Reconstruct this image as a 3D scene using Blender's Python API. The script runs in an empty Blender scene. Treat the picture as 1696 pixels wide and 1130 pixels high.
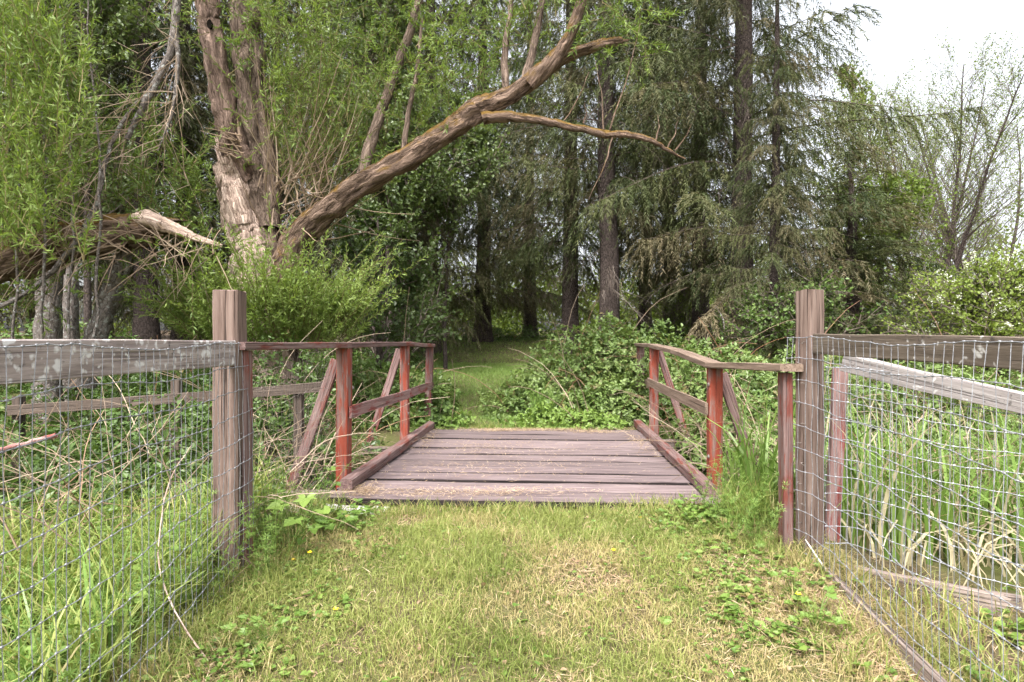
import bpy, math, random
import numpy as np
from mathutils import Vector, Matrix

R = math.radians
rng = np.random.default_rng(11)
random.seed(5)
SC = bpy.context.scene
COL = SC.collection

# ------------------------------------------------------------------ camera, sky, sun, exposure
CAMZ, FPX, CX, CY = 1.25, 1000.0, 848.0, 565.0
cam = bpy.data.cameras.new('camera')
cam.sensor_width = 36.0
cam.lens = 36.0 * FPX / 1696.0
cam.clip_start, cam.clip_end = 0.05, 2000
cam_o = bpy.data.objects.new('camera', cam)
COL.objects.link(cam_o)
cam_o.location = (0, 0, CAMZ)
cam_o.rotation_euler = (R(90), 0, 0)
SC.camera = cam_o

SUN_EL, SUN_AZ = R(58), R(200)          # azimuth clockwise from +Y: behind the camera, a little to the left
world = bpy.data.worlds.new('World')
SC.world = world
world.use_nodes = True
wn = world.node_tree
wn.nodes.clear()
sky = wn.nodes.new('ShaderNodeTexSky')
sky.sky_type = 'NISHITA'
sky.sun_disc = False
sky.sun_elevation, sky.sun_rotation = SUN_EL, SUN_AZ
sky.air_density, sky.dust_density, sky.ozone_density = 1.0, 6.0, 0.5
hsv = wn.nodes.new('ShaderNodeHueSaturation')
hsv.inputs['Saturation'].default_value = 0.22      # thin even cloud: nearly white
bg = wn.nodes.new('ShaderNodeBackground')
bg.inputs['Strength'].default_value = 0.125
wo = wn.nodes.new('ShaderNodeOutputWorld')
wn.links.new(sky.outputs[0], hsv.inputs['Color'])
wn.links.new(hsv.outputs[0], bg.inputs['Color'])
wn.links.new(bg.outputs[0], wo.inputs['Surface'])

sl = bpy.data.lights.new('sun', 'SUN')
sl.energy, sl.angle, sl.color = 1.5, R(16), (1.0, 0.965, 0.91)
sun_o = bpy.data.objects.new('sun', sl)
COL.objects.link(sun_o)
sd = Vector((math.sin(SUN_AZ) * math.cos(SUN_EL), math.cos(SUN_AZ) * math.cos(SUN_EL), math.sin(SUN_EL)))
sun_o.rotation_euler = sd.to_track_quat('Z', 'Y').to_euler()

vs = SC.view_settings
vs.view_transform, vs.look, vs.gamma, vs.exposure = 'Standard', 'None', 1.0, 2.0
cy = SC.cycles
cy.use_denoising = True
cy.max_bounces, cy.diffuse_bounces, cy.glossy_bounces = 6, 4, 2
cy.transmission_bounces, cy.transparent_max_bounces = 4, 4
cy.use_adaptive_sampling = True
cy.adaptive_threshold = 0.02

# ------------------------------------------------------------------ helpers
def P(px, py, Y):
    """a photo pixel at a known distance along the view -> world point"""
    return np.array([(px - CX) / FPX * Y, Y, CAMZ + (CY - py) / FPX * Y])

def nrm(a):
    return a / np.maximum(np.linalg.norm(a, axis=-1, keepdims=True), 1e-9)

class VN:
    """2-D value noise"""
    def __init__(s, seed):
        s.g = np.random.default_rng(seed).random((64, 64))
    def __call__(s, x, y, sc=1.0):
        x, y = np.asarray(x, float) * sc, np.asarray(y, float) * sc
        i, j = np.floor(x).astype(int), np.floor(y).astype(int)
        u, v = x - i, y - j
        u, v = u * u * (3 - 2 * u), v * v * (3 - 2 * v)
        g = s.g
        a, b = g[i % 64, j % 64], g[(i + 1) % 64, j % 64]
        c, d = g[i % 64, (j + 1) % 64], g[(i + 1) % 64, (j + 1) % 64]
        return (a * (1 - u) + b * u) * (1 - v) + (c * (1 - u) + d * u) * v
N1, N2, N3 = VN(1), VN(2), VN(3)

def sstep(a, b, x):
    t = np.clip((np.asarray(x, float) - a) / (b - a), 0, 1)
    return t * t * (3 - 2 * t)

def ground(x, y):
    x, y = np.asarray(x, float), np.asarray(y, float)
    lane = np.interp(y, [-30, 0, 1.5, 2.5, 3.5, 4.4], [-.4, -.38, -.32, -.17, -.02, 0.0])
    far = np.interp(y, [8.0, 8.6, 16, 25, 45, 120, 900], [0.0, .03, .62, 1.25, 2.0, 3.0, 4.0])
    m = sstep(5.6, 7.2, y)
    z = lane * (1 - m) + far * m
    yc = 6.4 - .05 * x
    z = z - 1.15 * np.exp(-((y - yc) / 1.2) ** 4)
    side = 1 - sstep(5.5, 7.0, y)
    z = z - .22 * sstep(-1.75, -2.3, x) * side - .14 * sstep(1.95, 2.5, x) * side
    z = z + (N1(x, y, .9) - .5) * .07 + (N2(x, y, .17) - .5) * .25 * sstep(9, 16, y) + (N3(x, y, 3.1) - .5) * .03
    return z

class Acc:
    def __init__(s):
        s.v, s.q, s.t, s.c, s.d, s.b, s.n = [], [], [], [], [], [], 0
    def add(s, V, Q=None, T=None, tone=.5, dry=0.0, bc=None):
        V = np.asarray(V, np.float32).reshape(-1, 3)
        if Q is not None: s.q.append(np.asarray(Q).reshape(-1, 4) + s.n)
        if T is not None: s.t.append(np.asarray(T).reshape(-1, 3) + s.n)
        s.v.append(V)
        s.c.append(np.broadcast_to(np.asarray(tone, np.float32), (len(V),)))
        s.d.append(np.broadcast_to(np.asarray(dry, np.float32), (len(V),)))
        s.b.append(np.zeros((len(V), 3), np.float32) if bc is None else np.asarray(bc, np.float32).reshape(-1, 3))
        s.n += len(V)
    def mesh(s, name, mat, smooth=False):
        me = bpy.data.meshes.new(name)
        V = np.concatenate(s.v) if s.v else np.zeros((0, 3), np.float32)
        q = np.concatenate(s.q) if s.q else np.zeros((0, 4), int)
        t = np.concatenate(s.t) if s.t else np.zeros((0, 3), int)
        me.vertices.add(len(V)); me.vertices.foreach_set('co', V.ravel())
        loops = np.concatenate([q.ravel(), t.ravel()]).astype(np.int32)
        me.loops.add(len(loops)); me.loops.foreach_set('vertex_index', loops)
        st = np.concatenate([np.arange(len(q)) * 4, len(q) * 4 + np.arange(len(t)) * 3]).astype(np.int32)
        me.polygons.add(len(st)); me.polygons.foreach_set('loop_start', st)
        me.polygons.foreach_set('use_smooth', np.full(len(st), smooth))
        me.update(calc_edges=True)
        for nm, arr in (('tone', s.c), ('dry', s.d)):
            a = me.attributes.new(nm, 'FLOAT', 'POINT')
            a.data.foreach_set('value', np.concatenate(arr).astype(np.float32))
        if mat and mat.get('needs_bc'):
            a = me.attributes.new('bc', 'FLOAT_VECTOR', 'POINT')
            a.data.foreach_set('vector', np.concatenate(s.b).ravel())
        if mat: me.materials.append(mat)
        return me

WM = {}      # world matrices
def put(name, data, parent=None, M=None, label=None, cat=None, group=None, kind=None):
    o = bpy.data.objects.new(name, data)
    COL.objects.link(o)
    M = M if M is not None else Matrix.Identity(4)
    WM[o.name] = M
    if parent is not None:
        o.parent = parent
        o.matrix_local = WM[parent.name].inverted() @ M
    else:
        o.matrix_local = M
    if label: o['label'] = label
    if cat: o['category'] = cat
    if group: o['group'] = group
    if kind: o['kind'] = kind
    return o

def thing(name, label, cat, loc=(0, 0, 0), group=None):
    return put(name, None, None, Matrix.Translation(Vector(loc)), label, cat, group)

def part(name, acc, mat, parent, smooth=False, kind=None, label=None):
    """a mesh in world coordinates, stored relative to its thing"""
    return put(name, acc.mesh(name, mat, smooth), parent, None, kind=kind, label=label)

def leaf(acc, p, d, n, L, W, tone=.5, dry=0., fold=.15):
    """two-triangle folded leaf"""
    k = len(p)
    d = nrm(d); s = nrm(np.cross(d, n)); n = np.cross(s, d)
    L = np.broadcast_to(L, (k,))[:, None]; W = np.broadcast_to(W, (k,))[:, None]
    m = p + d * L * .42 + n * W * fold
    V = np.stack([p, m + s * W * .5, p + d * L - n * W * fold * .6, m - s * W * .5], 1)
    b = np.arange(k)[:, None] * 4
    T = np.concatenate([b + [0, 1, 2], b + [0, 2, 3]])
    acc.add(V, None, T, np.repeat(np.broadcast_to(tone, (k,)), 4), np.repeat(np.broadcast_to(dry, (k,)), 4))

def needle(acc, p, d, n, L, W, tone=.5, dry=0.):
    """one-triangle needle spray, widest at its foot"""
    k = len(p)
    d = nrm(d); s = nrm(np.cross(d, n))
    L = np.broadcast_to(L, (k,))[:, None]; W = np.broadcast_to(W, (k,))[:, None]
    V = np.stack([p - s * W * .5, p + s * W * .5, p + d * L], 1)
    acc.add(V, None, np.arange(k * 3).reshape(-1, 3), np.repeat(np.broadcast_to(tone, (k,)), 3), np.repeat(np.broadcast_to(dry, (k,)), 3))

def oleaf(acc, p, d, n, L, W, tone=.5, dry=0., fold=.12):
    """ovate leaf, four triangles"""
    k = len(p)
    d = nrm(d); s = nrm(np.cross(d, n)); n = np.cross(s, d)
    L = np.broadcast_to(L, (k,))[:, None]; W = np.broadcast_to(W, (k,))[:, None]
    a, b_ = p + d * L * .3 + n * W * fold, p + d * L * .68 + n * W * fold * .7
    V = np.stack([p, a + s * W * .5, b_ + s * W * .38, p + d * L - n * W * .1, b_ - s * W * .38, a - s * W * .5], 1)
    b = np.arange(k)[:, None] * 6
    Q = np.concatenate([b + [0, 1, 2, 3], b + [0, 3, 4, 5]])
    acc.add(V, Q, None, np.repeat(np.broadcast_to(tone, (k,)), 6), np.repeat(np.broadcast_to(dry, (k,)), 6))

def tubes(acc, C, Rr, sides=4, tone=.5, dry=0., rough=0.0, seed=0, ridge=0.0):
    """C (m,k,3) centre lines, Rr (m,k) radii"""
    C = np.asarray(C, float); m, k, _ = C.shape
    Rr = np.broadcast_to(np.asarray(Rr, float), (m, k))
    T = nrm(np.gradient(C, axis=1))
    mt = nrm(C[:, -1] - C[:, 0])
    ref = np.where(np.abs(mt[:, 2:3]) > .7, np.array([[1., 0, 0]]), np.array([[0, 0, 1.]]))[:, None, :]
    U = nrm(np.cross(T, np.broadcast_to(ref, T.shape))); W = np.cross(T, U)
    a = np.arange(sides) / sides * 2 * math.pi
    rr = Rr[:, :, None] * np.ones(sides)
    if rough:
        g = np.random.default_rng(seed)
        rr = rr * (1 + rough * (g.random((m, 1, sides)) - .5) * 1.2 + rough * (g.random((m, k, sides)) - .5))
    arc = np.concatenate([np.zeros((m, 1)), np.cumsum(np.linalg.norm(np.diff(C, axis=1), axis=2), 1)], 1)
    if ridge:
        rn = N1(np.arange(sides)[None, None] * .9 + 7 * seed + .8 * np.sin(arc * 3)[:, :, None], arc[:, :, None] * 5 + seed, 1.0)
        rn[..., -1] = (rn[..., 0] + rn[..., -2]) / 2
        rr = rr * (1 + ridge * (rn - .5))
    V = C[:, :, None, :] + (U[:, :, None, :] * np.cos(a)[None, None, :, None] + W[:, :, None, :] * np.sin(a)[None, None, :, None]) * rr[..., None]
    i = np.arange(k - 1)[:, None] * sides; j = np.arange(sides)[None, :]; j2 = (j + 1) % sides
    q = np.stack([i + j, i + j2, i + sides + j2, i + sides + j], -1).reshape(-1, 4)
    Q = (np.arange(m)[:, None, None] * (k * sides) + q[None]).reshape(-1, 4)
    tn = np.repeat(np.broadcast_to(tone, (m,)), k * sides); dr = np.repeat(np.broadcast_to(dry, (m,)), k * sides)
    bc = np.stack([rr * np.cos(a), rr * np.sin(a), arc[:, :, None] + 0 * rr + seed * 3.7], -1)
    acc.add(V, Q, None, tn, dr, bc)

def smooth_path(pts, n):
    """Catmull-Rom through pts, n samples"""
    p = np.asarray(pts, float)
    p = np.vstack([2 * p[0] - p[1], p, 2 * p[-1] - p[-2]])
    t = np.linspace(0, len(p) - 3 - 1e-6, n)
    i = t.astype(int); f = (t - i)[:, None]
    a, b, c, d = p[i], p[i + 1], p[i + 2], p[i + 3]
    return .5 * (2 * b + (c - a) * f + (2 * a - 5 * b + 4 * c - d) * f ** 2 + (3 * b - a - 3 * c + d) * f ** 3)

def limb(acc, pts, radii, n=24, sides=10, rough=.16, seed=0, wob=.0, tone=.5, jag=False):
    """one thick limb with an uneven bark outline; a jagged torn end when jag"""
    c = smooth_path(pts, n)
    r = np.interp(np.linspace(0, 1, n), np.linspace(0, 1, len(radii)), radii)
    g = np.random.default_rng(seed + 100)
    if wob: c = c + (g.random(c.shape) - .5) * wob
    tubes(acc, c[None], r[None], sides, tone, 0, rough * .35 if sides > 15 else rough, seed, .65 if sides > 15 else 0)
    if jag:
        t = nrm(c[-1] - c[-2])
        e = c[-1][None] + (g.random((7, 3)) - .5) * r[-1] * 1.3
        tubes(acc, np.stack([e - t * .05, e + t * r[-1] * .8 * g.random((7, 1)), e + t * r[-1] * (1 + 1.4 * g.random((7, 1)))], 1),
              np.array([[r[-1] * .4, r[-1] * .3, .004]]), 4, tone)
    return c, r

def grow(p, d, L, k, up=.0, wob=.25, g=rng):
    """random curves from bases p along d with lengths L; up bends them towards +z (negative droops)"""
    m = len(p); d = nrm(d); C = [p]; L = np.broadcast_to(L, (m,))[:, None]
    for i in range(k - 1):
        C.append(C[-1] + d * L / (k - 1))
        d = nrm(d + np.array([0, 0, up]) + (g.random((m, 3)) - .5) * wob)
    return np.stack(C, 1)

def sample(C, per, t0, t1, g=rng):
    """per points on each curve of C between t0 and t1 -> point, tangent, t, index"""
    m, k, _ = C.shape
    t = t0 + (t1 - t0) * (np.arange(per)[None, :] + g.random((m, per))) / per
    f = np.clip(t * (k - 1), 0, k - 1 - 1e-6); i = f.astype(int); f = (f - i)[..., None]
    r = np.arange(m)[:, None]
    a, b = C[r, i], C[r, i + 1]
    return (a + (b - a) * f).reshape(-1, 3), nrm(b - a).reshape(-1, 3), t.ravel(), np.repeat(np.arange(m), per)

def rdir(n, g=rng):
    return nrm(g.normal(size=(n, 3)))

# ------------------------------------------------------------------ materials
def nodes(name):
    m = bpy.data.materials.new(name); m.use_nodes = True
    nt = m.node_tree; nt.nodes.clear()
    out = nt.nodes.new('ShaderNodeOutputMaterial')
    return m, nt, out

def ramp(nt, src, stops):
    r = nt.nodes.new('ShaderNodeValToRGB')
    el = r.color_ramp.elements
    while len(el) < len(stops): el.new(.5)
    for e, (p, c) in zip(el, stops):
        e.position = p; e.color = (*c, 1)
    nt.links.new(src, r.inputs[0])
    return r.outputs[0]

def mixc(nt, fac, a, b, mode='MIX'):
    x = nt.nodes.new('ShaderNodeMix'); x.data_type = 'RGBA'; x.blend_type = mode
    for sock, val in ((x.inputs[0], fac), (x.inputs[6], a), (x.inputs[7], b)):
        if hasattr(val, 'node'): nt.links.new(val, sock)
        elif isinstance(val, tuple): sock.default_value = (*val, 1)
        else: sock.default_value = val
    return x.outputs[2]

def attr(nt, nm):
    a = nt.nodes.new('ShaderNodeAttribute'); a.attribute_name = nm
    return a.outputs['Fac']

def noise(nt, vec, scale, detail=4, rough=.6, dist=0):
    n = nt.nodes.new('ShaderNodeTexNoise')
    n.inputs['Scale'].default_value = scale; n.inputs['Detail'].default_value = detail
    n.inputs['Roughness'].default_value = rough; n.inputs['Distortion'].default_value = dist
    if vec is not None: nt.links.new(vec, n.inputs['Vector'])
    return n.outputs['Fac']

def mapped(nt, scale, rnd=True):
    tc = nt.nodes.new('ShaderNodeTexCoord')
    v = tc.outputs['Object']
    if rnd:
        oi = nt.nodes.new('ShaderNodeObjectInfo')
        ml = nt.nodes.new('ShaderNodeMath'); ml.operation = 'MULTIPLY'; ml.inputs[1].default_value = 37.0
        nt.links.new(oi.outputs['Random'], ml.inputs[0])
        ad = nt.nodes.new('ShaderNodeVectorMath'); ad.operation = 'ADD'
        nt.links.new(v, ad.inputs[0]); nt.links.new(ml.outputs[0], ad.inputs[1])
        v = ad.outputs[0]
    mp = nt.nodes.new('ShaderNodeMapping'); mp.inputs['Scale'].default_value = scale
    nt.links.new(v, mp.inputs['Vector'])
    return mp.outputs[0], v

def mth(nt, op, a, b=0.0):
    m = nt.nodes.new('ShaderNodeMath'); m.operation = op
    for s, v in ((m.inputs[0], a), (m.inputs[1], b)):
        if hasattr(v, 'node'): nt.links.new(v, s)
        else: s.default_value = v
    return m.outputs[0]

def principled(nt, out, col, rough=.8, spec=.25, bump=None, bstr=.5, bdist=.01):
    b = nt.nodes.new('ShaderNodeBsdfPrincipled')
    if hasattr(col, 'node'): nt.links.new(col, b.inputs['Base Color'])
    else: b.inputs['Base Color'].default_value = (*col, 1)
    b.inputs['Roughness'].default_value = rough
    b.inputs['Specular IOR Level'].default_value = spec
    if bump is not None:
        bn = nt.nodes.new('ShaderNodeBump')
        bn.inputs['Strength'].default_value = bstr; bn.inputs['Distance'].default_value = bdist
        nt.links.new(bump, bn.inputs['Height']); nt.links.new(bn.outputs[0], b.inputs['Normal'])
    nt.links.new(b.outputs[0], out.inputs['Surface'])
    return b

def foliage(name, c0, c1, c2, dryc=(.30, .21, .10), trans=.35, rough=.5, spec=.3):
    m, nt, out = nodes(name)
    col = ramp(nt, attr(nt, 'tone'), [(0, c0), (.5, c1), (1, c2)])
    col = mixc(nt, attr(nt, 'dry'), col, dryc)
    b = principled(nt, out, col, rough, spec)
    t = nt.nodes.new('ShaderNodeBsdfTranslucent')
    nt.links.new(mixc(nt, 1.0, col, (1.0, 1.0, .55), 'MULTIPLY'), t.inputs['Color'])
    mx = nt.nodes.new('ShaderNodeMixShader'); mx.inputs[0].default_value = trans
    nt.links.new(b.outputs[0], mx.inputs[1]); nt.links.new(t.outputs[0], mx.inputs[2])
    nt.links.new(mx.outputs[0], out.inputs['Surface'])
    return m

def bark(name, dark, light, scale=(26, 26, 5), moss=None, mossamt=.5, bstr=1.0, bdist=.03, spots=None, furrow=.7):
    """bark runs along each limb: the bc attribute holds coordinates round and along it"""
    m, nt, out = nodes(name)
    m['needs_bc'] = 1
    a = nt.nodes.new('ShaderNodeAttribute'); a.attribute_name = 'bc'
    raw = a.outputs['Vector']
    mp = nt.nodes.new('ShaderNodeMapping'); mp.inputs['Scale'].default_value = scale
    nt.links.new(raw, mp.inputs['Vector'])
    v = mp.outputs[0]
    n1 = noise(nt, v, 1.0, 6, .62, .9)
    n2 = noise(nt, raw, 2.3, 3)
    n3 = noise(nt, raw, 60, 3)
    ridge = mth(nt, 'ADD', mth(nt, 'MULTIPLY', mth(nt, 'ABSOLUTE', mth(nt, 'SUBTRACT', n1, .5)), 5.2), mth(nt, 'MULTIPLY', mth(nt, 'SUBTRACT', n3, .4), .5))
    vo = nt.nodes.new('ShaderNodeTexVoronoi'); vo.feature = 'DISTANCE_TO_EDGE'; vo.inputs['Scale'].default_value = .55
    ds = nt.nodes.new('ShaderNodeVectorMath'); ds.operation = 'ADD'
    nz = nt.nodes.new('ShaderNodeTexNoise'); nz.inputs['Scale'].default_value = .8; nt.links.new(v, nz.inputs['Vector'])
    nt.links.new(v, ds.inputs[0]); nt.links.new(nz.outputs['Color'], ds.inputs[1]); nt.links.new(ds.outputs[0], vo.inputs['Vector'])
    fu = mth(nt, 'MINIMUM', mth(nt, 'MULTIPLY', vo.outputs['Distance'], 4.5), 1.0)
    ridge = mth(nt, 'MULTIPLY', ridge, mth(nt, 'ADD', mth(nt, 'MULTIPLY', fu, furrow), 1 - furrow))
    ridge = mth(nt, 'ADD', ridge, mth(nt, 'MULTIPLY', fu, furrow * .25))
    mid = tuple(x * .55 + y * .45 for x, y in zip(dark, light))
    col = ramp(nt, ridge, [(.04, tuple(x * .4 for x in dark)), (.30, mid), (.85, light)])
    col = mixc(nt, ramp(nt, n2, [(.35, (0, 0, 0)), (.7, (.5, .5, .5))]), col, mid)
    if spots:
        col = mixc(nt, ramp(nt, noise(nt, raw, 17, 4, .7), [(.56, (0, 0, 0)), (.62, (1, 1, 1))]), col, spots)
    if moss:
        ge = nt.nodes.new('ShaderNodeNewGeometry')
        sx = nt.nodes.new('ShaderNodeSeparateXYZ'); nt.links.new(ge.outputs['Normal'], sx.inputs[0])
        k = mth(nt, 'ADD', mth(nt, 'MULTIPLY', sx.outputs['Z'], .30), mth(nt, 'SUBTRACT', noise(nt, raw, 5, 6, .7), .80 - mossamt * .3))
        k = mth(nt, 'MULTIPLY', k, 5.0); k = mth(nt, 'MINIMUM', mth(nt, 'MAXIMUM', k, 0), .88)
        col = mixc(nt, k, col, moss)
    principled(nt, out, col, .92, .12, ridge, bstr, bdist)
    return m

def wood(name, dark, mid, light, paint=None, wear=.5, lichen=None, lamt=.5, crack=.5, vary=.25):
    """boards run along local X"""
    m, nt, out = nodes(name)
    v, raw = mapped(nt, (2.2, 46, 46))
    g = noise(nt, v, 1.0, 7, .68, .35)
    blot = noise(nt, raw, 3.5, 4)
    col = ramp(nt, g, [(.28, dark), (.5, mid), (.74, light)])
    col = mixc(nt, mth(nt, 'MULTIPLY', blot, .35), col, mid)
    vc, _ = mapped(nt, (1.1, 95, 95))
    cr = noise(nt, vc, 1.0, 3, .5, .2)
    crk = ramp(nt, cr, [(.35, (0, 0, 0)), (.42, (1, 1, 1))])
    if paint:
        vp, _ = mapped(nt, (3.5, 22, 22))
        pk = noise(nt, vp, 1.0, 6, .7)
        mask = ramp(nt, mth(nt, 'ADD', pk, mth(nt, 'MULTIPLY', mth(nt, 'SUBTRACT', noise(nt, raw, 1.6, 2), .5), .5)),
                    [(wear - .05, (0, 0, 0)), (wear + .06, (1, 1, 1))])
        pc = mixc(nt, mth(nt, 'MULTIPLY', noise(nt, v, 2.0, 4), .6), paint, tuple(c * .62 for c in paint))
        col = mixc(nt, mask, col, pc)
    if lichen:
        vo = nt.nodes.new('ShaderNodeTexVoronoi'); vo.inputs['Scale'].default_value = 19
        wp = nt.nodes.new('ShaderNodeVectorMath'); wp.operation = 'ADD'
        nn = nt.nodes.new('ShaderNodeTexNoise'); nn.inputs['Scale'].default_value = 18
        sc = nt.nodes.new('ShaderNodeVectorMath'); sc.operation = 'SCALE'; sc.inputs['Scale'].default_value = .11
        nt.links.new(raw, nn.inputs['Vector']); nt.links.new(nn.outputs['Color'], sc.inputs[0])
        nt.links.new(raw, wp.inputs[0]); nt.links.new(sc.outputs[0], wp.inputs[1]); nt.links.new(wp.outputs[0], vo.inputs['Vector'])
        sp = mth(nt, 'ADD', mth(nt, 'ADD', vo.outputs['Distance'], 1.0), mth(nt, 'MULTIPLY', noise(nt, raw, 5.5, 4, .7), -1.35))
        lm = ramp(nt, mth(nt, 'ADD', sp, mth(nt, 'MULTIPLY', mth(nt, 'SUBTRACT', noise(nt, raw, 90, 3), .5), .25)), [(lamt - .12, (.9, .9, .9)), (lamt + .10, (0, 0, 0))])
        col = mixc(nt, lm, col, lichen)
        dk = ramp(nt, noise(nt, raw, 14, 5, .7), [(.60, (0, 0, 0)), (.68, (.8, .8, .8))])
        col = mixc(nt, dk, col, (.035, .03, .028))
    oi = nt.nodes.new('ShaderNodeObjectInfo')
    vv = nt.nodes.new('ShaderNodeHueSaturation')
    nt.links.new(mth(nt, 'ADD', mth(nt, 'MULTIPLY', oi.outputs['Random'], vary), 1 - vary / 2), vv.inputs['Value'])
    nt.links.new(col, vv.inputs['Color']); col = vv.outputs[0]
    col = mixc(nt, mth(nt, 'MULTIPLY', mth(nt, 'SUBTRACT', 1.0, crk), crack), col, tuple(c * .35 for c in dark))
    col = mixc(nt, mth(nt, 'MULTIPLY', attr(nt, 'dry'), .9), col, (.012, .009, .008))   # plank side faces nearly black
    h = mth(nt, 'ADD', g, mth(nt, 'MULTIPLY', crk, .8))
    principled(nt, out, col, .85, .2, h, .7, .006)
    return m

M = {}
M['spruce'] = foliage('spruce_needles', (.030, .044, .018), (.060, .078, .029), (.118, .126, .047), (.175, .138, .085), .22, .6, .2)
M['willow'] = foliage('willow_leaves', (.062, .105, .022), (.145, .215, .045), (.27, .35, .10), (.22, .20, .06), .42, .45, .3)
M['broad'] = foliage('broad_leaves', (.042, .072, .020), (.085, .125, .037), (.155, .205, .072), (.2, .15, .06), .35, .4, .45)
M['light'] = foliage('spring_leaves', (.10, .15, .03), (.17, .235, .045), (.25, .31, .075), (.2, .15, .06), .45, .5, .3)
M['bramble'] = foliage('bramble_leaves', (.045, .085, .020), (.095, .155, .035), (.19, .26, .08), (.17, .10, .05), .32, .42, .4)
M['grass'] = foliage('grass_blades', (.085, .14, .026), (.19, .245, .055), (.34, .375, .12), (.47, .375, .20), .35, .5, .25)
M['path_grass'] = foliage('green_path_grass', (.075, .14, .03), (.14, .225, .05), (.22, .32, .085), (.46, .37, .19), .35, .5, .25)  # greener grass of the path beyond the bridge
M['forb'] = foliage('weed_leaves', (.06, .12, .02), (.115, .195, .036), (.21, .30, .07), (.30, .21, .10), .35, .45, .35)
M['reed'] = foliage('reed_leaves', (.08, .15, .028), (.145, .24, .045), (.25, .36, .10), (.50, .42, .29), .35, .4, .4)
M['straw'] = foliage('straw', (.25, .165, .10), (.40, .285, .185), (.58, .46, .32), (.5, .4, .25), .2, .7, .2)
M['cane'] = foliage('dead_canes', (.12, .085, .06), (.25, .18, .125), (.42, .33, .25), (.30, .12, .05), .0, .8, .2)
M['twig'] = foliage('dead_twigs', (.055, .042, .035), (.11, .088, .074), (.20, .17, .145), (.3, .2, .1), .0, .9, .1)
M['stem'] = foliage('willow_shoots', (.07, .06, .025), (.12, .10, .04), (.20, .16, .075), (.3, .2, .1), .0, .8, .2)
M['petal'] = foliage('yellow_petals', (.75, .52, .01), (.85, .62, .015), (.9, .7, .03), (.5, .4, .25), .2, .4, .4)
M['white_petal'] = foliage('white_petals', (.6, .62, .5), (.75, .76, .68), (.85, .85, .8), (.5, .4, .25), .3, .6, .2)
M['bark'] = bark('willow_bark', (.050, .033, .024), (.36, .27, .215), (19, 19, 3.6), (.13, .085, .02), .15)
M['fissured'] = bark('fissured_pink_bark', (.060, .036, .027), (.40, .285, .23), (15, 15, 2.2), None)
M['barewood'] = bark('bare_willow_wood', (.28, .18, .135), (.70, .56, .475), (20, 20, 1.1), None, 0, .8, .02, None, .25)
M['spruce_bark'] = bark('spruce_bark', (.038, .030, .027), (.16, .125, .112), (30, 30, 14), None)
M['grey_bark'] = bark('grey_lichened_bark', (.07, .058, .05), (.26, .225, .205), (30, 30, 14), (.10, .11, .045), .15, .7, .015, (.30, .30, .285))
M['limb_bark'] = bark('moss_branch_bark', (.042, .024, .016), (.37, .262, .20), (18, 18, 3.4), (.14, .082, .016), .85)
M['post'] = wood('weathered_post', (.062, .039, .031), (.140, .097, .080), (.25, .19, .163), crack=.9, vary=.1)
M['rail_lichen'] = wood('lichened_rail', (.085, .065, .060), (.32, .265, .25), (.52, .465, .45), lichen=(.66, .64, .64), lamt=.62, crack=.5, vary=.1)
M['rail_dark'] = wood('dark_mossy_rail', (.050, .038, .030), (.125, .098, .076), (.23, .19, .155), lichen=(.5, .48, .46), lamt=.40, crack=.5, vary=.1)
M['rail_shaded'] = wood('shaded_brown_rail', (.035, .026, .021), (.085, .064, .052), (.15, .12, .10), crack=.5)  # old board wood with shade put into its colour, for the back rail
M['rail_pale'] = wood('pale_fallen_rail', (.12, .105, .10), (.27, .24, .235), (.43, .40, .395), lichen=(.58, .56, .56), lamt=.42, crack=.7, vary=.1)
M['board'] = wood('old_board', (.08, .06, .052), (.20, .155, .135), (.36, .30, .265), crack=.7)
M['deck'] = wood('deck_plank', (.062, .045, .045), (.165, .125, .125), (.30, .24, .236), crack=.75, vary=.45)
M['deck2'] = wood('deck_plank_dark', (.050, .037, .038), (.130, .098, .099), (.24, .19, .188), crack=.75, vary=.45)
M['red'] = wood('worn_red_paint', (.10, .06, .05), (.19, .115, .10), (.31, .21, .18), paint=(.275, .060, .036), wear=.48, crack=.6, vary=.2)
M['red_rail'] = wood('faded_red_rail', (.085, .052, .046), (.165, .105, .098), (.29, .215, .20), paint=(.18, .055, .042), wear=.56, crack=.6)
M['red_mid'] = wood('pale_red_rail', (.14, .085, .078), (.25, .155, .145), (.37, .27, .25), paint=(.25, .062, .054), wear=.56, crack=.5)
M['tan_rail'] = wood('tan_rail', (.085, .058, .042), (.18, .128, .098), (.29, .22, .175), crack=.6)

def simple(name, c0, c1, scale, rough=.8, spec=.3, metal=0.):
    m, nt, out = nodes(name)
    v, raw = mapped(nt, (1, 1, 1), False)
    n = noise(nt, raw, scale, 5, .65)
    b = principled(nt, out, ramp(nt, n, [(.3, c0), (.7, c1)]), rough, spec, n, .4, .006)
    b.inputs['Metallic'].default_value = metal
    return m
M['wire'] = simple('galvanised_wire', (.14, .142, .155), (.34, .345, .37), 40, .5, .5, .4)
M['rust'] = simple('dull_wire', (.11, .085, .07), (.26, .23, .21), 40, .7, .3, .3)
M['concrete'] = simple('pale_concrete', (.38, .36, .35), (.60, .58, .57), 9, .9, .2)
M['hole'] = simple('dark_cavity', (.006, .005, .004), (.012, .01, .008), 8, 1, 0)
M['plastic'] = simple('white_plastic', (.38, .36, .33), (.50, .48, .45), 8, .5, .4)

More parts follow.
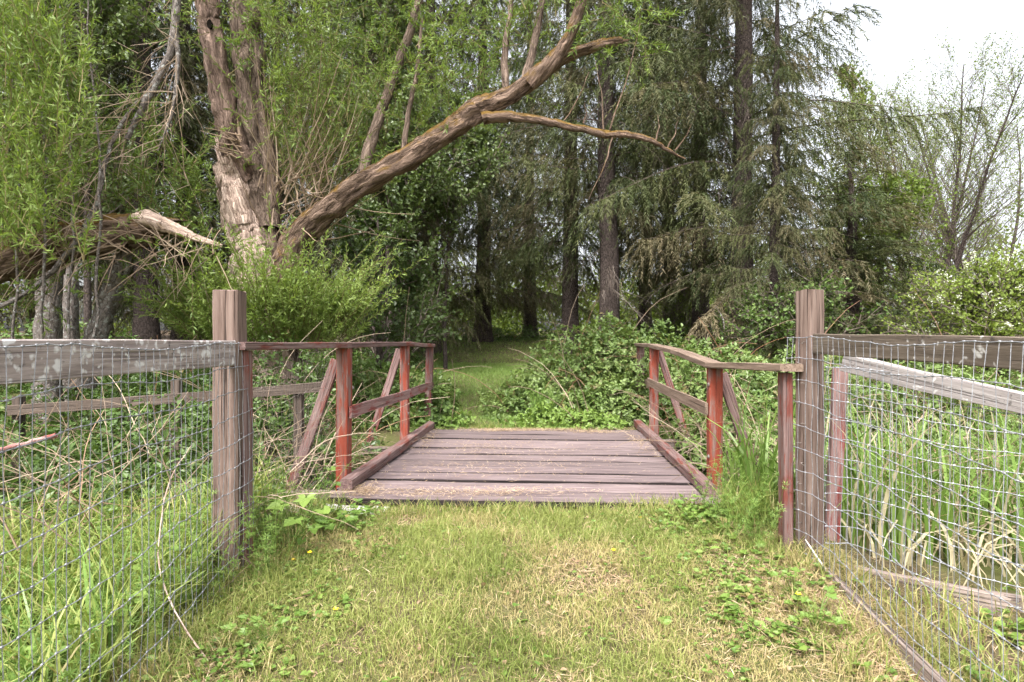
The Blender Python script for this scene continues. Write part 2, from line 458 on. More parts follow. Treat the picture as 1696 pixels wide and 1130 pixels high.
def ground_mat():
    m, nt, out = nodes('soil_and_thatch')
    v, raw = mapped(nt, (1, 1, 1), False)
    a = noise(nt, raw, 1.1, 5); b = noise(nt, raw, 28, 6, .7); c = noise(nt, raw, .35, 3)
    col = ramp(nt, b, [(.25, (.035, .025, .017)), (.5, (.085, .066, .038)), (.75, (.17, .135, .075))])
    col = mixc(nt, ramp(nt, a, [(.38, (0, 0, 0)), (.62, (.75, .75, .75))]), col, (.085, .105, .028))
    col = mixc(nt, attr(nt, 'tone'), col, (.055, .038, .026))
    principled(nt, out, col, .95, .1, b, .8, .02)
    return m
M['ground'] = ground_mat()

# ------------------------------------------------------------------ ground
def make_ground():
    xs = np.concatenate([[-900, -300, -120, -60], np.arange(-34, -7, 1.5), np.arange(-7, 7.01, .16), np.arange(8.5, 36, 1.5), [60, 120, 300, 900]])
    ys = np.concatenate([[-300, -60, -15, -5], np.arange(-3, 1, .5), np.arange(1, 10.01, .14), np.arange(10.5, 48, .7), [60, 90, 150, 400, 1200]])
    X, Y = np.meshgrid(xs, ys, indexing='ij')
    Z = ground(X, Y)
    n, k = X.shape
    i = np.arange(n - 1)[:, None] * k; j = np.arange(k - 1)[None]
    Q = np.stack([i + j, i + k + j, i + k + j + 1, i + j + 1], -1).reshape(-1, 4)
    acc = Acc()
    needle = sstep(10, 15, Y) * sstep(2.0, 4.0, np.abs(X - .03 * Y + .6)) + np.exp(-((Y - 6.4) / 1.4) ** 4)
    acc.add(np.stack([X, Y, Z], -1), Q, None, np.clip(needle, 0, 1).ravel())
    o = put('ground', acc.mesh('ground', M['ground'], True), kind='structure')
make_ground()

# ------------------------------------------------------------------ boards
def frame(p0, p1, roll_up):
    x = (p1 - p0).normalized()
    z = roll_up - x * roll_up.dot(x); z.normalize()
    y = z.cross(x)
    return Matrix(((x.x, y.x, z.x, 0), (x.y, y.y, z.y, 0), (x.z, y.z, z.z, 0), (0, 0, 0, 1)))

def board(name, p0, p1, w, t, mat, parent, up=(0, 0, 1), segs=3, warp=.004, bow=0., cham=None, seed=None, label=None, end_jag=0., edge=0.):
    """a timber from p0 to p1: w across (local y), t along up (local z), worn edges and a slight warp"""
    p0, p1 = Vector(p0), Vector(p1)
    L = (p1 - p0).length
    g = np.random.default_rng(seed if seed is not None else int(rng.integers(1e6)))
    c = cham if cham else min(w, t) * .10
    a, b = w / 2, t / 2
    ring = np.array([(-a + c, -b), (a - c, -b), (a, -b + c), (a, b - c), (a - c, b), (-a + c, b), (-a, b - c), (-a, -b + c)])
    V = []
    for i in range(segs + 1):
        s = i / segs
        off = (g.random(2) - .5) * 2 * warp
        r = ring + off + (g.random((8, 2)) - .5) * warp * .6
        xx = np.full(8, -L / 2 + L * s)
        if end_jag and i in (0, segs): xx = xx + (g.random(8) - .5) * end_jag
        V.append(np.column_stack([xx, r[:, 0], r[:, 1] + bow * 4 * s * (1 - s)]))
    V = np.concatenate(V)
    i = np.arange(segs)[:, None] * 8; j = np.arange(8)[None]; j2 = (j + 1) % 8
    Q = np.stack([i + j, i + 8 + j, i + 8 + j2, i + j2], -1).reshape(-1, 4)[:, ::-1]
    Q2 = []
    for base, fl in ((0, 1), (segs * 8, 0)):
        for q in ((0, 1, 2, 7), (7, 2, 3, 6), (6, 3, 4, 5)):
            qq = [base + k for k in q]
            Q2.append(qq[::-1] if fl else qq)
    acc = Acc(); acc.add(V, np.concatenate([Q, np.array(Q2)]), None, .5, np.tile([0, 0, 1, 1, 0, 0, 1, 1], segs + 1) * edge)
    Mw = Matrix.Translation((p0 + p1) / 2) @ frame(p0, p1, Vector(up))
    return put(name, acc.mesh(name, mat), parent, Mw, label=label)

# ------------------------------------------------------------------ footbridge
def make_bridge():
    ang = math.atan2(.061, .998)
    du = np.array([math.sin(ang), math.cos(ang), 0]); dv = np.array([math.cos(ang), -math.sin(ang), 0])
    O = np.array([.09, 4.55, 0])
    B = lambda u, v, z: O + du * u + dv * v + np.array([0, 0, z])
    t = thing('footbridge', 'small timber footbridge with worn red posts, leading from the lawn over the ditch', 'bridge', B(1.8, 0, -.9))
    up = (0, 0, 1)
    # planks
    u = 0.0; k = 0
    while u < 3.72:
        w = [.262, .285, .27, .248, .29][k % 5]
        v0 = -1.50 - .04 * rng.random() ; v1 = 1.50 + .05 * rng.random()
        z = .025 + .028 * (rng.random() - .5)
        tilt = (rng.random() - .5) * .05
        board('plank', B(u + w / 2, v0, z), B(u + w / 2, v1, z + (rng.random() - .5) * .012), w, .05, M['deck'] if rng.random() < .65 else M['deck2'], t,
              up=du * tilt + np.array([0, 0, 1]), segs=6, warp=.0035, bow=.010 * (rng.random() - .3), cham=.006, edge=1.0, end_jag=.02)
        u += w + [.030, .068, .026, .060, .040, .072, .022][k % 7]; k += 1
    UE = u
    for v in (-1.15, 0, 1.15):
        board('stringer', B(-.1, v, -.115), B(UE + .15, v, -.115), .11, .21, M['board'], t)
    board('concrete_sill', B(-.13, -1.85, -.035), B(-.13, -1.02, -.055), .22, .10, M['concrete'], t, segs=5, warp=.008)
    board('concrete_sill', B(-.11, 1.15, -.05), B(-.11, 1.70, -.04), .20, .10, M['concrete'], t, segs=3, warp=.008)
    board('far_sill', B(UE + .14, -1.7, -.05), B(UE + .14, 1.7, -.05), .2, .12, M['board'], t)
    # kerbs, in two lengths each
    for s in (-1, 1):
        v = s * 1.425
        board('kerb', B(.18, v, .102), B(1.72, v, .100), .10, .095, M['red_rail'], t, segs=4, warp=.004, cham=.012)
        board('kerb', B(1.73, v, .100), B(UE + .25, v, .098), .10, .095, M['red_rail'], t, segs=4, warp=.004, cham=.012)
    # outriggers
    for uu, s in ((.40, -1), (2.50, -1), (.42, 1), (3.26, 1)):
        e = 2.02
        board('outrigger', B(uu, s * .9, -.06), B(uu, s * e, -.055), .11, .10, M['board'], t, segs=2)
    # posts: (u, v, top z, base z)
    LP = [(-1.18, -1.575, 1.195, -.05), (.385, -1.515, 1.19, -.15), (2.50, -1.515, 1.19, -.15), (3.87, -1.52, 1.165, -.1)]
    RP = [(-.84, 1.600, 1.06, -.10), (.43, 1.525, 1.03, -.15), (3.25, 1.525, 1.165, -.15), (4.75, 1.56, 1.17, 0.0)]
    for i, (uu, v, z1, z0) in enumerate(LP):
        board('post', B(uu, v, z0), B(uu + (.02 if i == 3 else 0), v + (.03 if i == 3 else 0), z1), .095, .10 if i != 1 else .13, M['red'] if i in (1, 2) else M['red_rail'], t, up=-du, segs=3, cham=.006)
    for i, (uu, v, z1, z0) in enumerate(RP):
        board('post', B(uu, v, z0), B(uu - (.12 if i == 3 else 0), v, z1), .105 if i else .055, .10, M['red'] if i in (1, 2) else M['red_rail'] if i == 0 else M['red_rail'], t, up=-du, segs=3, cham=.006)
    # handrails laid flat
    def rail(nm, pts, w, th, mat, upv=up):
        for a, b in zip(pts[:-1], pts[1:]):
            board(nm, B(*a), B(*b), w, th, mat, t, up=upv, segs=4, warp=.004)
    rail('handrail', [(-1.27, -1.57, 1.222), (.40, -1.515, 1.218), (2.62, -1.51, 1.216), (3.98, -1.50, 1.180)], .135, .046, M['red_rail'])
    rail('handrail', [(-.93, 1.60, 1.092), (.44, 1.52, 1.058), (1.85, 1.525, 1.140), (3.34, 1.525, 1.19), (4.70, 1.55, 1.195)], .135, .046, M['tan_rail'])
    # mid rails on the inner faces
    rail('mid_rail', [(.34, -1.446, .665), (2.46, -1.45, .630)], .10, .022, M['red_mid'], dv)
    rail('mid_rail', [(2.47, -1.449, .640), (3.93, -1.452, .625)], .105, .022, M['red_mid'], dv)
    rail('mid_rail', [(.40, 1.455, .705), (3.30, 1.458, .725)], .10, .022, M['tan_rail'], dv)
    rail('mid_rail', [(3.10, 1.595, .66), (4.78, 1.60, .62)], .12, .022, M['tan_rail'], dv)
    # sloping braces to the outriggers
    for a, b, mt in (((.44, -1.60, 1.09), (.44, -2.00, -.01), 'red_rail'), ((2.55, -1.585, 1.15), (2.55, -1.96, 0), 'red_rail'), ((.50, 1.60, .98), (.50, 1.93, 0), 'red_rail'),
                     ((3.30, 1.60, 1.13), (3.30, 1.95, 0), 'red_rail'), ((-.62, 2.02, 1.08), (-.62, 1.96, -.3), 'red_mid')):
        board('brace', B(*a), B(*b), .085, .042, M[mt], t, up=-du, segs=3, cham=.005)
    # bolt heads where the rails are fixed
    a = Acc(); th = np.arange(9) * 2 * math.pi / 9
    rg = lambda r, h: np.column_stack([r * np.cos(th), r * np.sin(th), 0 * th + h])
    i9 = np.arange(9); j9 = (i9 + 1) % 9
    a.add(np.vstack([rg(.017, 0), rg(.016, .006), rg(.009, .011), [[0, 0, .012]]]), np.concatenate([np.stack([i9, j9, j9 + 9, i9 + 9], 1), np.stack([i9 + 9, j9 + 9, j9 + 18, i9 + 18], 1)]), np.stack([i9 + 18, j9 + 18, 0 * i9 + 27], 1))
    bolt = a.mesh('bolt', M['rust'])
    for uu, v, z in ((.385, -1.448, .86), (2.45, -1.466, .40), (2.45, -1.466, .98), (3.2, 1.473, .42), (3.2, 1.473, 1.0), (.38, 1.473, .32), (.38, 1.473, .9)):
        sgn = -1 if v > 0 else 1
        put('bolt', bolt, t, Matrix.Translation(Vector(B(uu + .02, v, z))) @ Matrix.Rotation(sgn * math.pi / 2, 4, 'Y'))
    # thin wire panel between the gate post and the first red post
    acc = Acc(); g = np.random.default_rng(8)
    us = np.linspace(-1.2, .36, 30)
    lines = []
    for uu in us:
        z = np.linspace(1.17, .02, 12)
        w = (g.random((12, 2)) - .5) * .018
        lines.append(np.array([B(uu + w[i, 0], -1.60 + w[i, 1] - .05 * math.sin(i / 11 * 3.1), zz) for i, zz in enumerate(z)]))
    tubes(acc, np.array(lines), .0012, 3)
    lines = []
    for z in np.linspace(1.17, .02, 12):
        w = (g.random((30, 3)) - .5) * .03
        zz = z + .02 * np.sin(us * 5 + z * 9)
        lines.append(np.array([B(uu, -1.60 - .03 + w[i, 1] * .5, zz[i] + w[i, 2]) for i, uu in enumerate(us)]))
    tubes(acc, np.array(lines), .0014, 3)
    part('wire_panel', acc, M['rust'], t, kind='stuff')
    return t, B
bridge, BR = make_bridge()

# ------------------------------------------------------------------ fences
def wire_mesh(parent, path, ztop, zbot, nrow, step, seed, wmat, knots=True, sag=.02):
    """woven wire along a plan path [(x, y), ...]: rows, uprights and the knots where they cross"""
    g = np.random.default_rng(seed)
    p = np.asarray(path, float)
    seg = np.linalg.norm(np.diff(p, axis=0), axis=1); cum = np.concatenate([[0], np.cumsum(seg)])
    n = int(cum[-1] / step) + 1
    s = np.linspace(0, cum[-1], n) + (g.random(n) - .5) * step * .25
    s = np.clip(s, 0, cum[-1])
    x, y = np.interp(s, cum, p[:, 0]), np.interp(s, cum, p[:, 1])
    zt, zb = ztop(s), zbot(x, y)
    f = np.linspace(0, 1, nrow)
    bul = (N1(s, s * 0 + seed, 2.0) - .5) * sag * 2
    tx, ty = np.gradient(x), np.gradient(y); ln = np.hypot(tx, ty) + 1e-9
    nx, ny = -ty / ln, tx / ln
    G = np.zeros((n, nrow, 3))
    for j, ff in enumerate(f):
        w = bul * math.sin(ff * 2.6) + (g.random(n) - .5) * .006
        G[:, j, 0] = x + nx * w + (g.random(n) - .5) * .008
        G[:, j, 1] = y + ny * w + (g.random(n) - .5) * .008
        G[:, j, 2] = zt + (zb - zt) * ff + .014 * np.sin(s * 5.1 + ff * 7) + (g.random(n) - .5) * .008
    a = Acc(); tubes(a, G, .0017, 4); up = part('upright_wires', a, wmat, parent, kind='stuff')
    H = np.transpose(G, (1, 0, 2))
    Hs = np.stack([smooth_path(h, n * 2) for h in H])
    a = Acc(); tubes(a, Hs, .0020, 4); ro = part('row_wires', a, wmat, parent, kind='stuff')
    if knots:
        c = G[:, :, :].reshape(-1, 3); d = np.stack([tx / ln, ty / ln, tx * 0], -1)[:, None].repeat(nrow, 1).reshape(-1, 3)
        K = np.stack([c - d * .008, c - d * .004, c + d * .004, c + d * .008], 1)
        a = Acc(); tubes(a, K, np.array([[.0015, .0046, .0046, .0015]]), 5); part('knots', a, wmat, ro, kind='stuff')

gz = lambda x, y: float(ground(x, y))
def staples(parent, pts, n):
    """bent wire staples, one mesh each sharing data, driven into a post"""
    a = Acc(); w = .011
    tubes(a, np.array([[(-.01, -w, 0), (.006, -w, 0), (.009, 0, 0), (.006, w, 0), (-.01, w, 0)]], float), .0022, 4)
    me = a.mesh('staple', M['rust'])
    for q in pts:
        put('staple', me, parent, Matrix.Translation(Vector(q)) @ Matrix.Rotation(math.atan2(n[1], n[0]), 4, 'Z') @ Matrix.Rotation(random.uniform(-.5, .5), 4, 'X'))
def lane_fence_west():
    t = thing('wire_fence', 'lichen-spotted rail fence with woven wire along the left side of the lawn', 'fence', (-1.6, 3.42, gz(-1.6, 3.42)))
    staples(t, [(-1.5265, 3.40 + .03 * (k % 2), 1.22 - .122 * k) for k in range(10)], (1, 0, 0))
    board('post', (-1.598, 3.42, -.35), (-1.598, 3.42, 1.532), .142, .142, M['post'], t, up=(0, -1, 0), segs=14, cham=.015, warp=.0025, end_jag=.012, label='tall square weathered gate post at the end of the left fence')
    board('rail', (-1.553, 3.345, 1.185), (-1.55, .9, 1.19), .042, .138, M['rail_lichen'], t, segs=6, warp=.003)
    board('rail', (-1.553, .89, 1.19), (-1.55, -1.6, 1.19), .042, .138, M['rail_lichen'], t, segs=4, warp=.003)
    board('post', (-1.66, .9, -.7), (-1.66, .9, 1.5), .142, .142, M['post'], t, up=(0, -1, 0), segs=3)
    wire_mesh(t, [(-1.515, 3.50), (-1.515, 3.30), (-1.50, 1.5), (-1.5, .2)], lambda s: 1.225 + 0 * s, lambda x, y: ground(x, y) + .0, 11, .053, 3, M['wire'])
def lane_fence_east():
    t = thing('wire_fence', 'dark mossy rail fence with woven wire along the right side of the lawn', 'fence', (1.76, 3.56, gz(1.76, 3.56)))
    c, s = math.cos(R(20)), math.sin(R(20))
    staples(t, [(1.702 - .01 * (k % 2), 3.53 + .03 * (k % 2), 1.24 - .118 * k) for k in range(10)], (-.94, -.34, 0))
    board('post', (1.765, 3.58, -.35), (1.76, 3.57, 1.548), .122, .122, M['post'], t, up=(s, -c, 0), segs=14, cham=.015, warp=.0025, end_jag=.012, label='tall square brown gate post beside the right bridge rail')
    board('rail', (1.760, 3.50, 1.236), (1.785, 1.1, 1.185), .040, .115, M['rail_dark'], t, segs=6, warp=.004)
    board('rail', (1.785, 1.09, 1.185), (1.81, -1.3, 1.15), .040, .115, M['rail_dark'], t, segs=4, warp=.003)
    board('post', (1.86, 1.1, -.7), (1.86, 1.1, 1.5), .122, .122, M['post'], t, up=(0, -1, 0), segs=3)
    zb = lambda y: gz(1.73, y) + .03
    board('kick_board', (1.745, 3.35, zb(3.35) - .045), (1.735, 1.2, zb(1.2) - .03), .034, .10, M['board'], t, segs=6, warp=.004)
    wire_mesh(t, [(1.668, 3.66), (1.715, 3.46), (1.725, 2.5), (1.735, .3)], lambda s: 1.265 - .02 * s, lambda x, y: ground(x, y) + .02, 11, .054, 9, M['wire'], sag=.03)
def creek_fence_east():
    t = thing('wire_fence', 'sagging ditch-side fence with a pale fallen rail right of the bridge', 'fence', (2.3, 3.45, gz(2.3, 3.45)))
    board('fallen_rail', (1.98, 3.62, 1.125), (3.55, 2.55, .66), .045, .11, M['rail_pale'], t, up=(.25, -.5, 1), segs=5, warp=.006)
    board('bottom_board', (1.85, 3.44, -.075), (2.62, 3.22, -.16), .05, .12, M['board'], t, segs=3, warp=.006, end_jag=.05)
    board('bottom_board', (2.60, 3.30, -.18), (3.9, 2.9, -.22), .05, .12, M['board'], t, segs=3, warp=.006)
    board('post', (3.62, 2.55, -.8), (3.64, 2.55, .95), .12, .12, M['post'], t, up=(0, -1, 0))
    wire_mesh(t, [(1.85, 3.56), (2.3, 3.42), (3.62, 2.62)], lambda s: 1.10 - .12 * s, lambda x, y: ground(x, y) + .06, 11, .056, 21, M['wire'], sag=.06)
def creek_fence_west():
    t = thing('rail_fence', 'old grey rail fence half hidden in brambles beyond the left wire', 'fence', (-2.6, 5.9, gz(-2.6, 5.9)))
    for x, y, zt in ((-3.36, 6.05, .86), (-2.12, 6.0, .80), (-4.9, 6.0, .7)):
        board('post', (x, y, gz(x, y) - .1), (x, y, zt), .085, .085, M['rail_shaded'], t, up=(0, -1, 0))
    board('rail', (-4.95, 5.93, .57), (-3.2, 5.99, .69), .035, .10, M['rail_shaded'], t, segs=3)
    board('rail', (-3.2, 5.985, .69), (-1.86, 5.93, .80), .035, .10, M['rail_shaded'], t, segs=3)
lane_fence_west(); lane_fence_east(); creek_fence_east(); creek_fence_west()

# the white insulated tie on the right post
def tie():
    a = Acc()
    c = smooth_path([(1.70, 3.50, .10), (1.72, 3.40, .03), (1.74, 3.26, -.05)], 6)
    tubes(a, c[None], np.array([[.003, .005, .005, .005, .005, .003]]), 6)
    put('stick', a.mesh('stick', M['plastic'], True), label='thin white rod tied low on the wire at the right post', cat='rod')
tie()

# ------------------------------------------------------------------ spruces
def spruce_proto(seed, H, Lmax, low, lowdead, gap=1.0):
    g = np.random.default_rng(seed)
    tr, lb, cr, dd = Acc(), Acc(), Acc(), Acc()
    k = 16
    hs = np.linspace(-.4, H, k)
    c = np.stack([np.cumsum((g.random(k) - .5) * .08), np.cumsum((g.random(k) - .5) * .08), hs], 1); c[:3, :2] *= .2
    r = .30 * (1 - hs / H * .97).clip(.02) ** .9; r[0] *= 1.5
    tubes(tr, c[None], r[None], 12, .5, 0, .12, seed)
    h0 = low; az = g.random() * 6
    HB = []
    while h0 < H * .96:
        for _ in range(4 if h0 < 15 else 3):
            az += 2.4 + (g.random() - .5) * .9
            HB.append((h0 + (g.random() - .5) * .30, az))
        h0 += (.34 + .26 * g.random()) * (gap if h0 < 15 else 1.8)
    Z = np.array([0, 0, 1.])
    for h, az in HB:
        f = h / H
        L = Lmax * (1 - f) ** .75 * (.55 + .6 * g.random()) * min(1, .6 + (h - low) * .12 + .4 * g.random())
        e = np.array([math.cos(az), math.sin(az), 0]); lat = np.array([-e[1], e[0], 0])
        s = np.linspace(0, 1, 9)
        up, dr, tip = .12 + .25 * f, .32 + .35 * g.random(), .12 + .15 * g.random()
        sp = np.outer(s * L, e) + np.outer((up * s - dr * s ** 2.1 + tip * s ** 4) * L, Z) + np.outer(np.sin(s * 3) * (g.random() - .5) * .5, lat)
        sp += np.array([np.interp(h, hs, c[:, 0]), np.interp(h, hs, c[:, 1]), h])
        tubes(lb, sp[None], ((1 - s) * .016 * L / 3 + .005)[None], 3, .1 + .3 * g.random())
        hi = h > 15
        n = max(3, int(L * .9 / (.125 if not hi else .32)))
        pt, tg, t, _ = sample(sp[None], n, .12, 1.0, g)
        pt, tg, t = np.repeat(pt, 2, 0), np.repeat(tg, 2, 0), np.repeat(t, 2)
        sd_ = np.tile([1., -1.], n)[:, None]
        ns = len(pt)
        l = (.35 + .80 * (1 - np.abs(t - .5) * 1.3)) * (.45 + .8 * g.random(ns)) * min(1, L / 3 + .2)
        droop = -.1 + 1.1 * g.random((ns, 1))
        d = nrm(tg * .6 + lat * sd_ * (.35 + .6 * g.random((ns, 1))) - Z * droop)
        mm = 17 if not hi else 5
        tt = (np.arange(mm) + .3) / mm
        q = pt[:, None] + d[:, None] * (l[:, None] * tt)[..., None] - Z * (.65 * l[:, None] * tt ** 2)[..., None]
        td = nrm(d[:, None] - Z * (1.3 * tt[None, :, None]) * np.ones((ns, 1, 1)))
        bd = g.random() ** 2.5 * .8
        tn = (.1 + .8 * g.random()) * .6 + .4 * g.random((ns, 1)) + 0 * tt
        dy = np.clip(bd + (g.random((ns, 1)) - .6) * .5, 0, .9) + 0 * tt
        q, td, tn, dy = q.reshape(-1, 3), td.reshape(-1, 3), tn.ravel(), dy.ravel()
        side = nrm(np.cross(td, rdir(len(q), g)))
        for sg in (1, -1):
            ll = (.09 + .07 * g.random(len(q))) * (1 if not hi else 2.2)
            needle(cr, q, td * .85 + side * .5 * sg, rdir(len(q), g), ll, ll * .12 + .008, tn, dy)
    # bare dead branches below and among the live ones
    nd = 46
    hh = lowdead + (low + 5 - lowdead) * g.random(nd); a = g.random(nd) * 6.28
    bp = np.stack([0 * hh, 0 * hh, hh], 1); bdr = np.stack([np.cos(a), np.sin(a), -.15 - .3 * g.random(nd)], 1)
    C = grow(bp, bdr, .9 + 1.9 * g.random(nd), 7, -.10, .3, g)
    tubes(dd, C, np.linspace(.016, .003, 7)[None], 3, g.random(nd))
    pt, tg, t, ix = sample(C, 9, .25, 1, g)
    C2 = grow(pt, tg + rdir(len(pt), g) * .8 + np.array([0, 0, -.5]), .15 + .5 * g.random(len(pt)), 4, -.2, .3, g)
    tubes(dd, C2, np.linspace(.006, .003, 4)[None], 3, g.random(len(pt)))
    return dict(trunk=tr.mesh('trunk', M['spruce_bark'], True), limbs=lb.mesh('limbs', M['twig']), crown=cr.mesh('crown', M['spruce']), dead_branches=dd.mesh('dead_branches', M['twig']))

PROTO = [spruce_proto(31, 24, 4.0, 3.2, 1.6, 1.40), spruce_proto(57, 21, 3.4, 1.7, .8, 1.15), spruce_proto(83, 26, 4.3, 4.4, 1.8, 1.30), spruce_proto(91, 23, 5.4, 2.0, .8, 1.30)]

def place_tree(name, proto, label, cat, x, y, rz, sc, group, tilt=0., zs=1.0):
    z = gz(x, y)
    t = put(name, None, None, Matrix.Translation((x, y, z)) @ Matrix.Rotation(rz, 4, 'Z') @ Matrix.Rotation(tilt, 4, 'X') @ Matrix.Diagonal((sc, sc, sc * zs, 1)), label, cat, group)
    for nm, me in proto.items():
        o = bpy.data.objects.new(nm, me); COL.objects.link(o); o.parent = t
        if nm in ('crown', 'limbs', 'dead_branches'): o['kind'] = 'stuff'
    return t
SPR = [  # photo x, distance, proto, turn, scale, label
    (1010, 17.0, 2, 0.4, 1.00, 'tall spruce with the thick brown trunk behind the bramble mound'),
    (945, 20.0, 0, 2.0, .95, 'dark spruce just left of the thick brown trunk, at the path end'),
    (1068, 26.0, 2, 4.0, .95, 'slim far spruce trunk right of the thick brown one'),
    (1108, 24.0, 0, 1.0, .90, 'slim dark spruce second to the right of the thick trunk'),
    (712, 20.0, 1, 3.0, 1.05, 'spruce with reddish trunk left of the grass path'),
    (1228, 16.0, 3, 5.3, 1.05, 'drooping spruce whose long boughs reach toward the white sky'),
    (1410, 15.0, 1, 2.2, .85, 'low greyish spruce behind the right gate post'),
    (242, 14.5, 2, 1.5, .95, 'spruce with pinkish grey trunk left of the broken willow'),
    (72, 14.0, 0, 3.6, 1.00, 'spruce trunk at the upper left edge behind the willow shoots'),
    (112, 17.5, 2, 2.6, .90, 'thinner grey spruce trunk behind the leftmost one'),
    (530, 16.5, 1, .7, 1.05, 'dark spruce filling the gap between willow trunk and limb'),
    (610, 24.0, 0, 2.9, 1.05, 'far spruce seen above the mossy willow limb on the left'),
    (390, 21.0, 0, 4.6, 1.00, 'dark spruce right behind the broken willow trunk'),
    (-90, 13.0, 1, 2.0, 1.05, 'spruce cut by the left edge of the photograph'),
    (170, 26.0, 1, 5.0, 1.10, 'far spruce between the two grey trunks on the left'),
    (660, 33.0, 2, 1.2, 1.00, 'farthest spruce deep in the wood left of the path'),
    (800, 24.0, 1, 1.9, 1.10, 'spruce whose low boughs hang over the far end of the grass path'),
    (878, 28.0, 1, 5.0, 1.05, 'far spruce straight behind the end of the grass path'),
    (640, 15.0, 1, 2.4, .85, 'spruce with low dark boughs right of the willow shoots'),
    (1285, 13.6, 1, 3.9, .50, 'shorter spruce in front of the drooping one, above the right bridge rail'),
    (305, 18.5, 1, 1.1, 1.10, 'dark spruce between the hanging dead branch and the willow trunk'),
    (1160, 20.5, 0, 4.4, 1.00, 'spruce between the slim trunks and the drooping one on the right'),
    (455, 27.0, 2, 3.3, 1.05, 'far spruce above the willow stump'),
]
for px, Y, k, rz, s, lab in SPR:
    place_tree('spruce_tree', PROTO[k], lab, 'tree', (px - CX) / FPX * Y, Y, rz, s, 'spruces of the dark wood behind the bridge', zs=.32 if px == 1410 else 1.0)

# ------------------------------------------------------------------ broadleaf trees
def broad_tree(name, label, x, y, H, spread, nl, leafmat, barkmat, LL, LW, nleaf, seed, trunk_r=.16, start=.25, up=.06, stems=1, per2=14, group=None, tone=(0, 1), bare=0., fan=.6, petals=0, lean=.14, sup=.04):
    g = np.random.default_rng(seed)
    z = gz(x, y)
    t = thing(name, label, 'tree', (x, y, z), group)
    a0 = g.random(stems) * 6.28
    d = np.stack([np.cos(a0) * lean * (stems > 1), np.sin(a0) * lean * (stems > 1), np.ones(stems)], 1)
    b = np.array([[x, y, z - .2]]) + d * [.6, .6, 0]
    S = grow(b, d, H * (.85 + .15 * g.random(stems)), 14, sup, .14, g)
    a = Acc(); tubes(a, S, np.linspace(trunk_r, .015, 14)[None], 8, .5, 0, .12, seed)
    part('trunk', a, barkmat, t, True)
    pt, tg, tt, _ = sample(S, nl, start, .97, g)
    az = g.random(len(pt)) * 6.28
    dd = nrm(np.stack([np.cos(az), np.sin(az), 0 * az], 1) * fan + tg * (1.1 - fan) )
    L1 = spread * (1.1 - tt * .75) * (.7 + .5 * g.random(len(pt)))
    C1 = grow(pt, dd, L1, 8, up, .22, g)
    a = Acc(); tubes(a, C1, (L1 / spread)[:, None] * np.linspace(.045, .007, 8)[None] * (trunk_r / .16), 3, .3 + .4 * g.random(len(pt)))
    p2, t2, q2, i2 = sample(C1, per2, .2, 1, g)
    L2 = (.25 + .22 * L1[i2]) * (.5 + .8 * g.random(len(p2)))
    C2 = grow(p2, t2 * .8 + rdir(len(p2), g) * .75 + np.array([0, 0, up * 3]), L2, 5, up, .25, g)
    tubes(a, C2, np.linspace(.010, .004, 5)[None] * (.6 if y > 20 else 1), 3, .3 + .5 * g.random(len(p2)))
    part('limbs', a, M['twig'], t, kind='stuff')
    per = max(1, int(nleaf / len(C2)))
    p3, t3, q3, i3 = sample(C2, per, .1, 1.05, g)
    p3 = p3 + (g.random(p3.shape) - .5) * .12
    cl = g.random(len(C1))[i2[i3]]
    tn = np.clip(tone[0] + (tone[1] - tone[0]) * (.5 * cl + .5 * g.random(len(p3))), 0, 1)
    a = Acc()
    n = rdir(len(p3), g) * .8 + np.array([0, 0, .7])
    s = .7 + .6 * g.random(len(p3))
    (oleaf if LL > .05 and y < 14 else leaf)(a, p3, rdir(len(p3), g) + t3 * .6 - np.array([0, 0, .25]), n, LL * s, LW * s, tn, 0)
    part('crown', a, leafmat, t, kind='stuff')
    if petals:
        ix = np.repeat(g.choice(len(p3), petals // 9), 9); petals = len(ix)
        c = p3[ix] + g.normal(size=(petals, 3)) * .035 + [0, -.03, .03]
        a = Acc()
        for k in range(3):
            leaf(a, c, rdir(petals, g), rdir(petals, g), .028, .026, g.random(petals))
        part('blossom', a, M['white_petal'], t, kind='stuff')
    return t
def at(px, Y): return (px - CX) / FPX * Y, Y
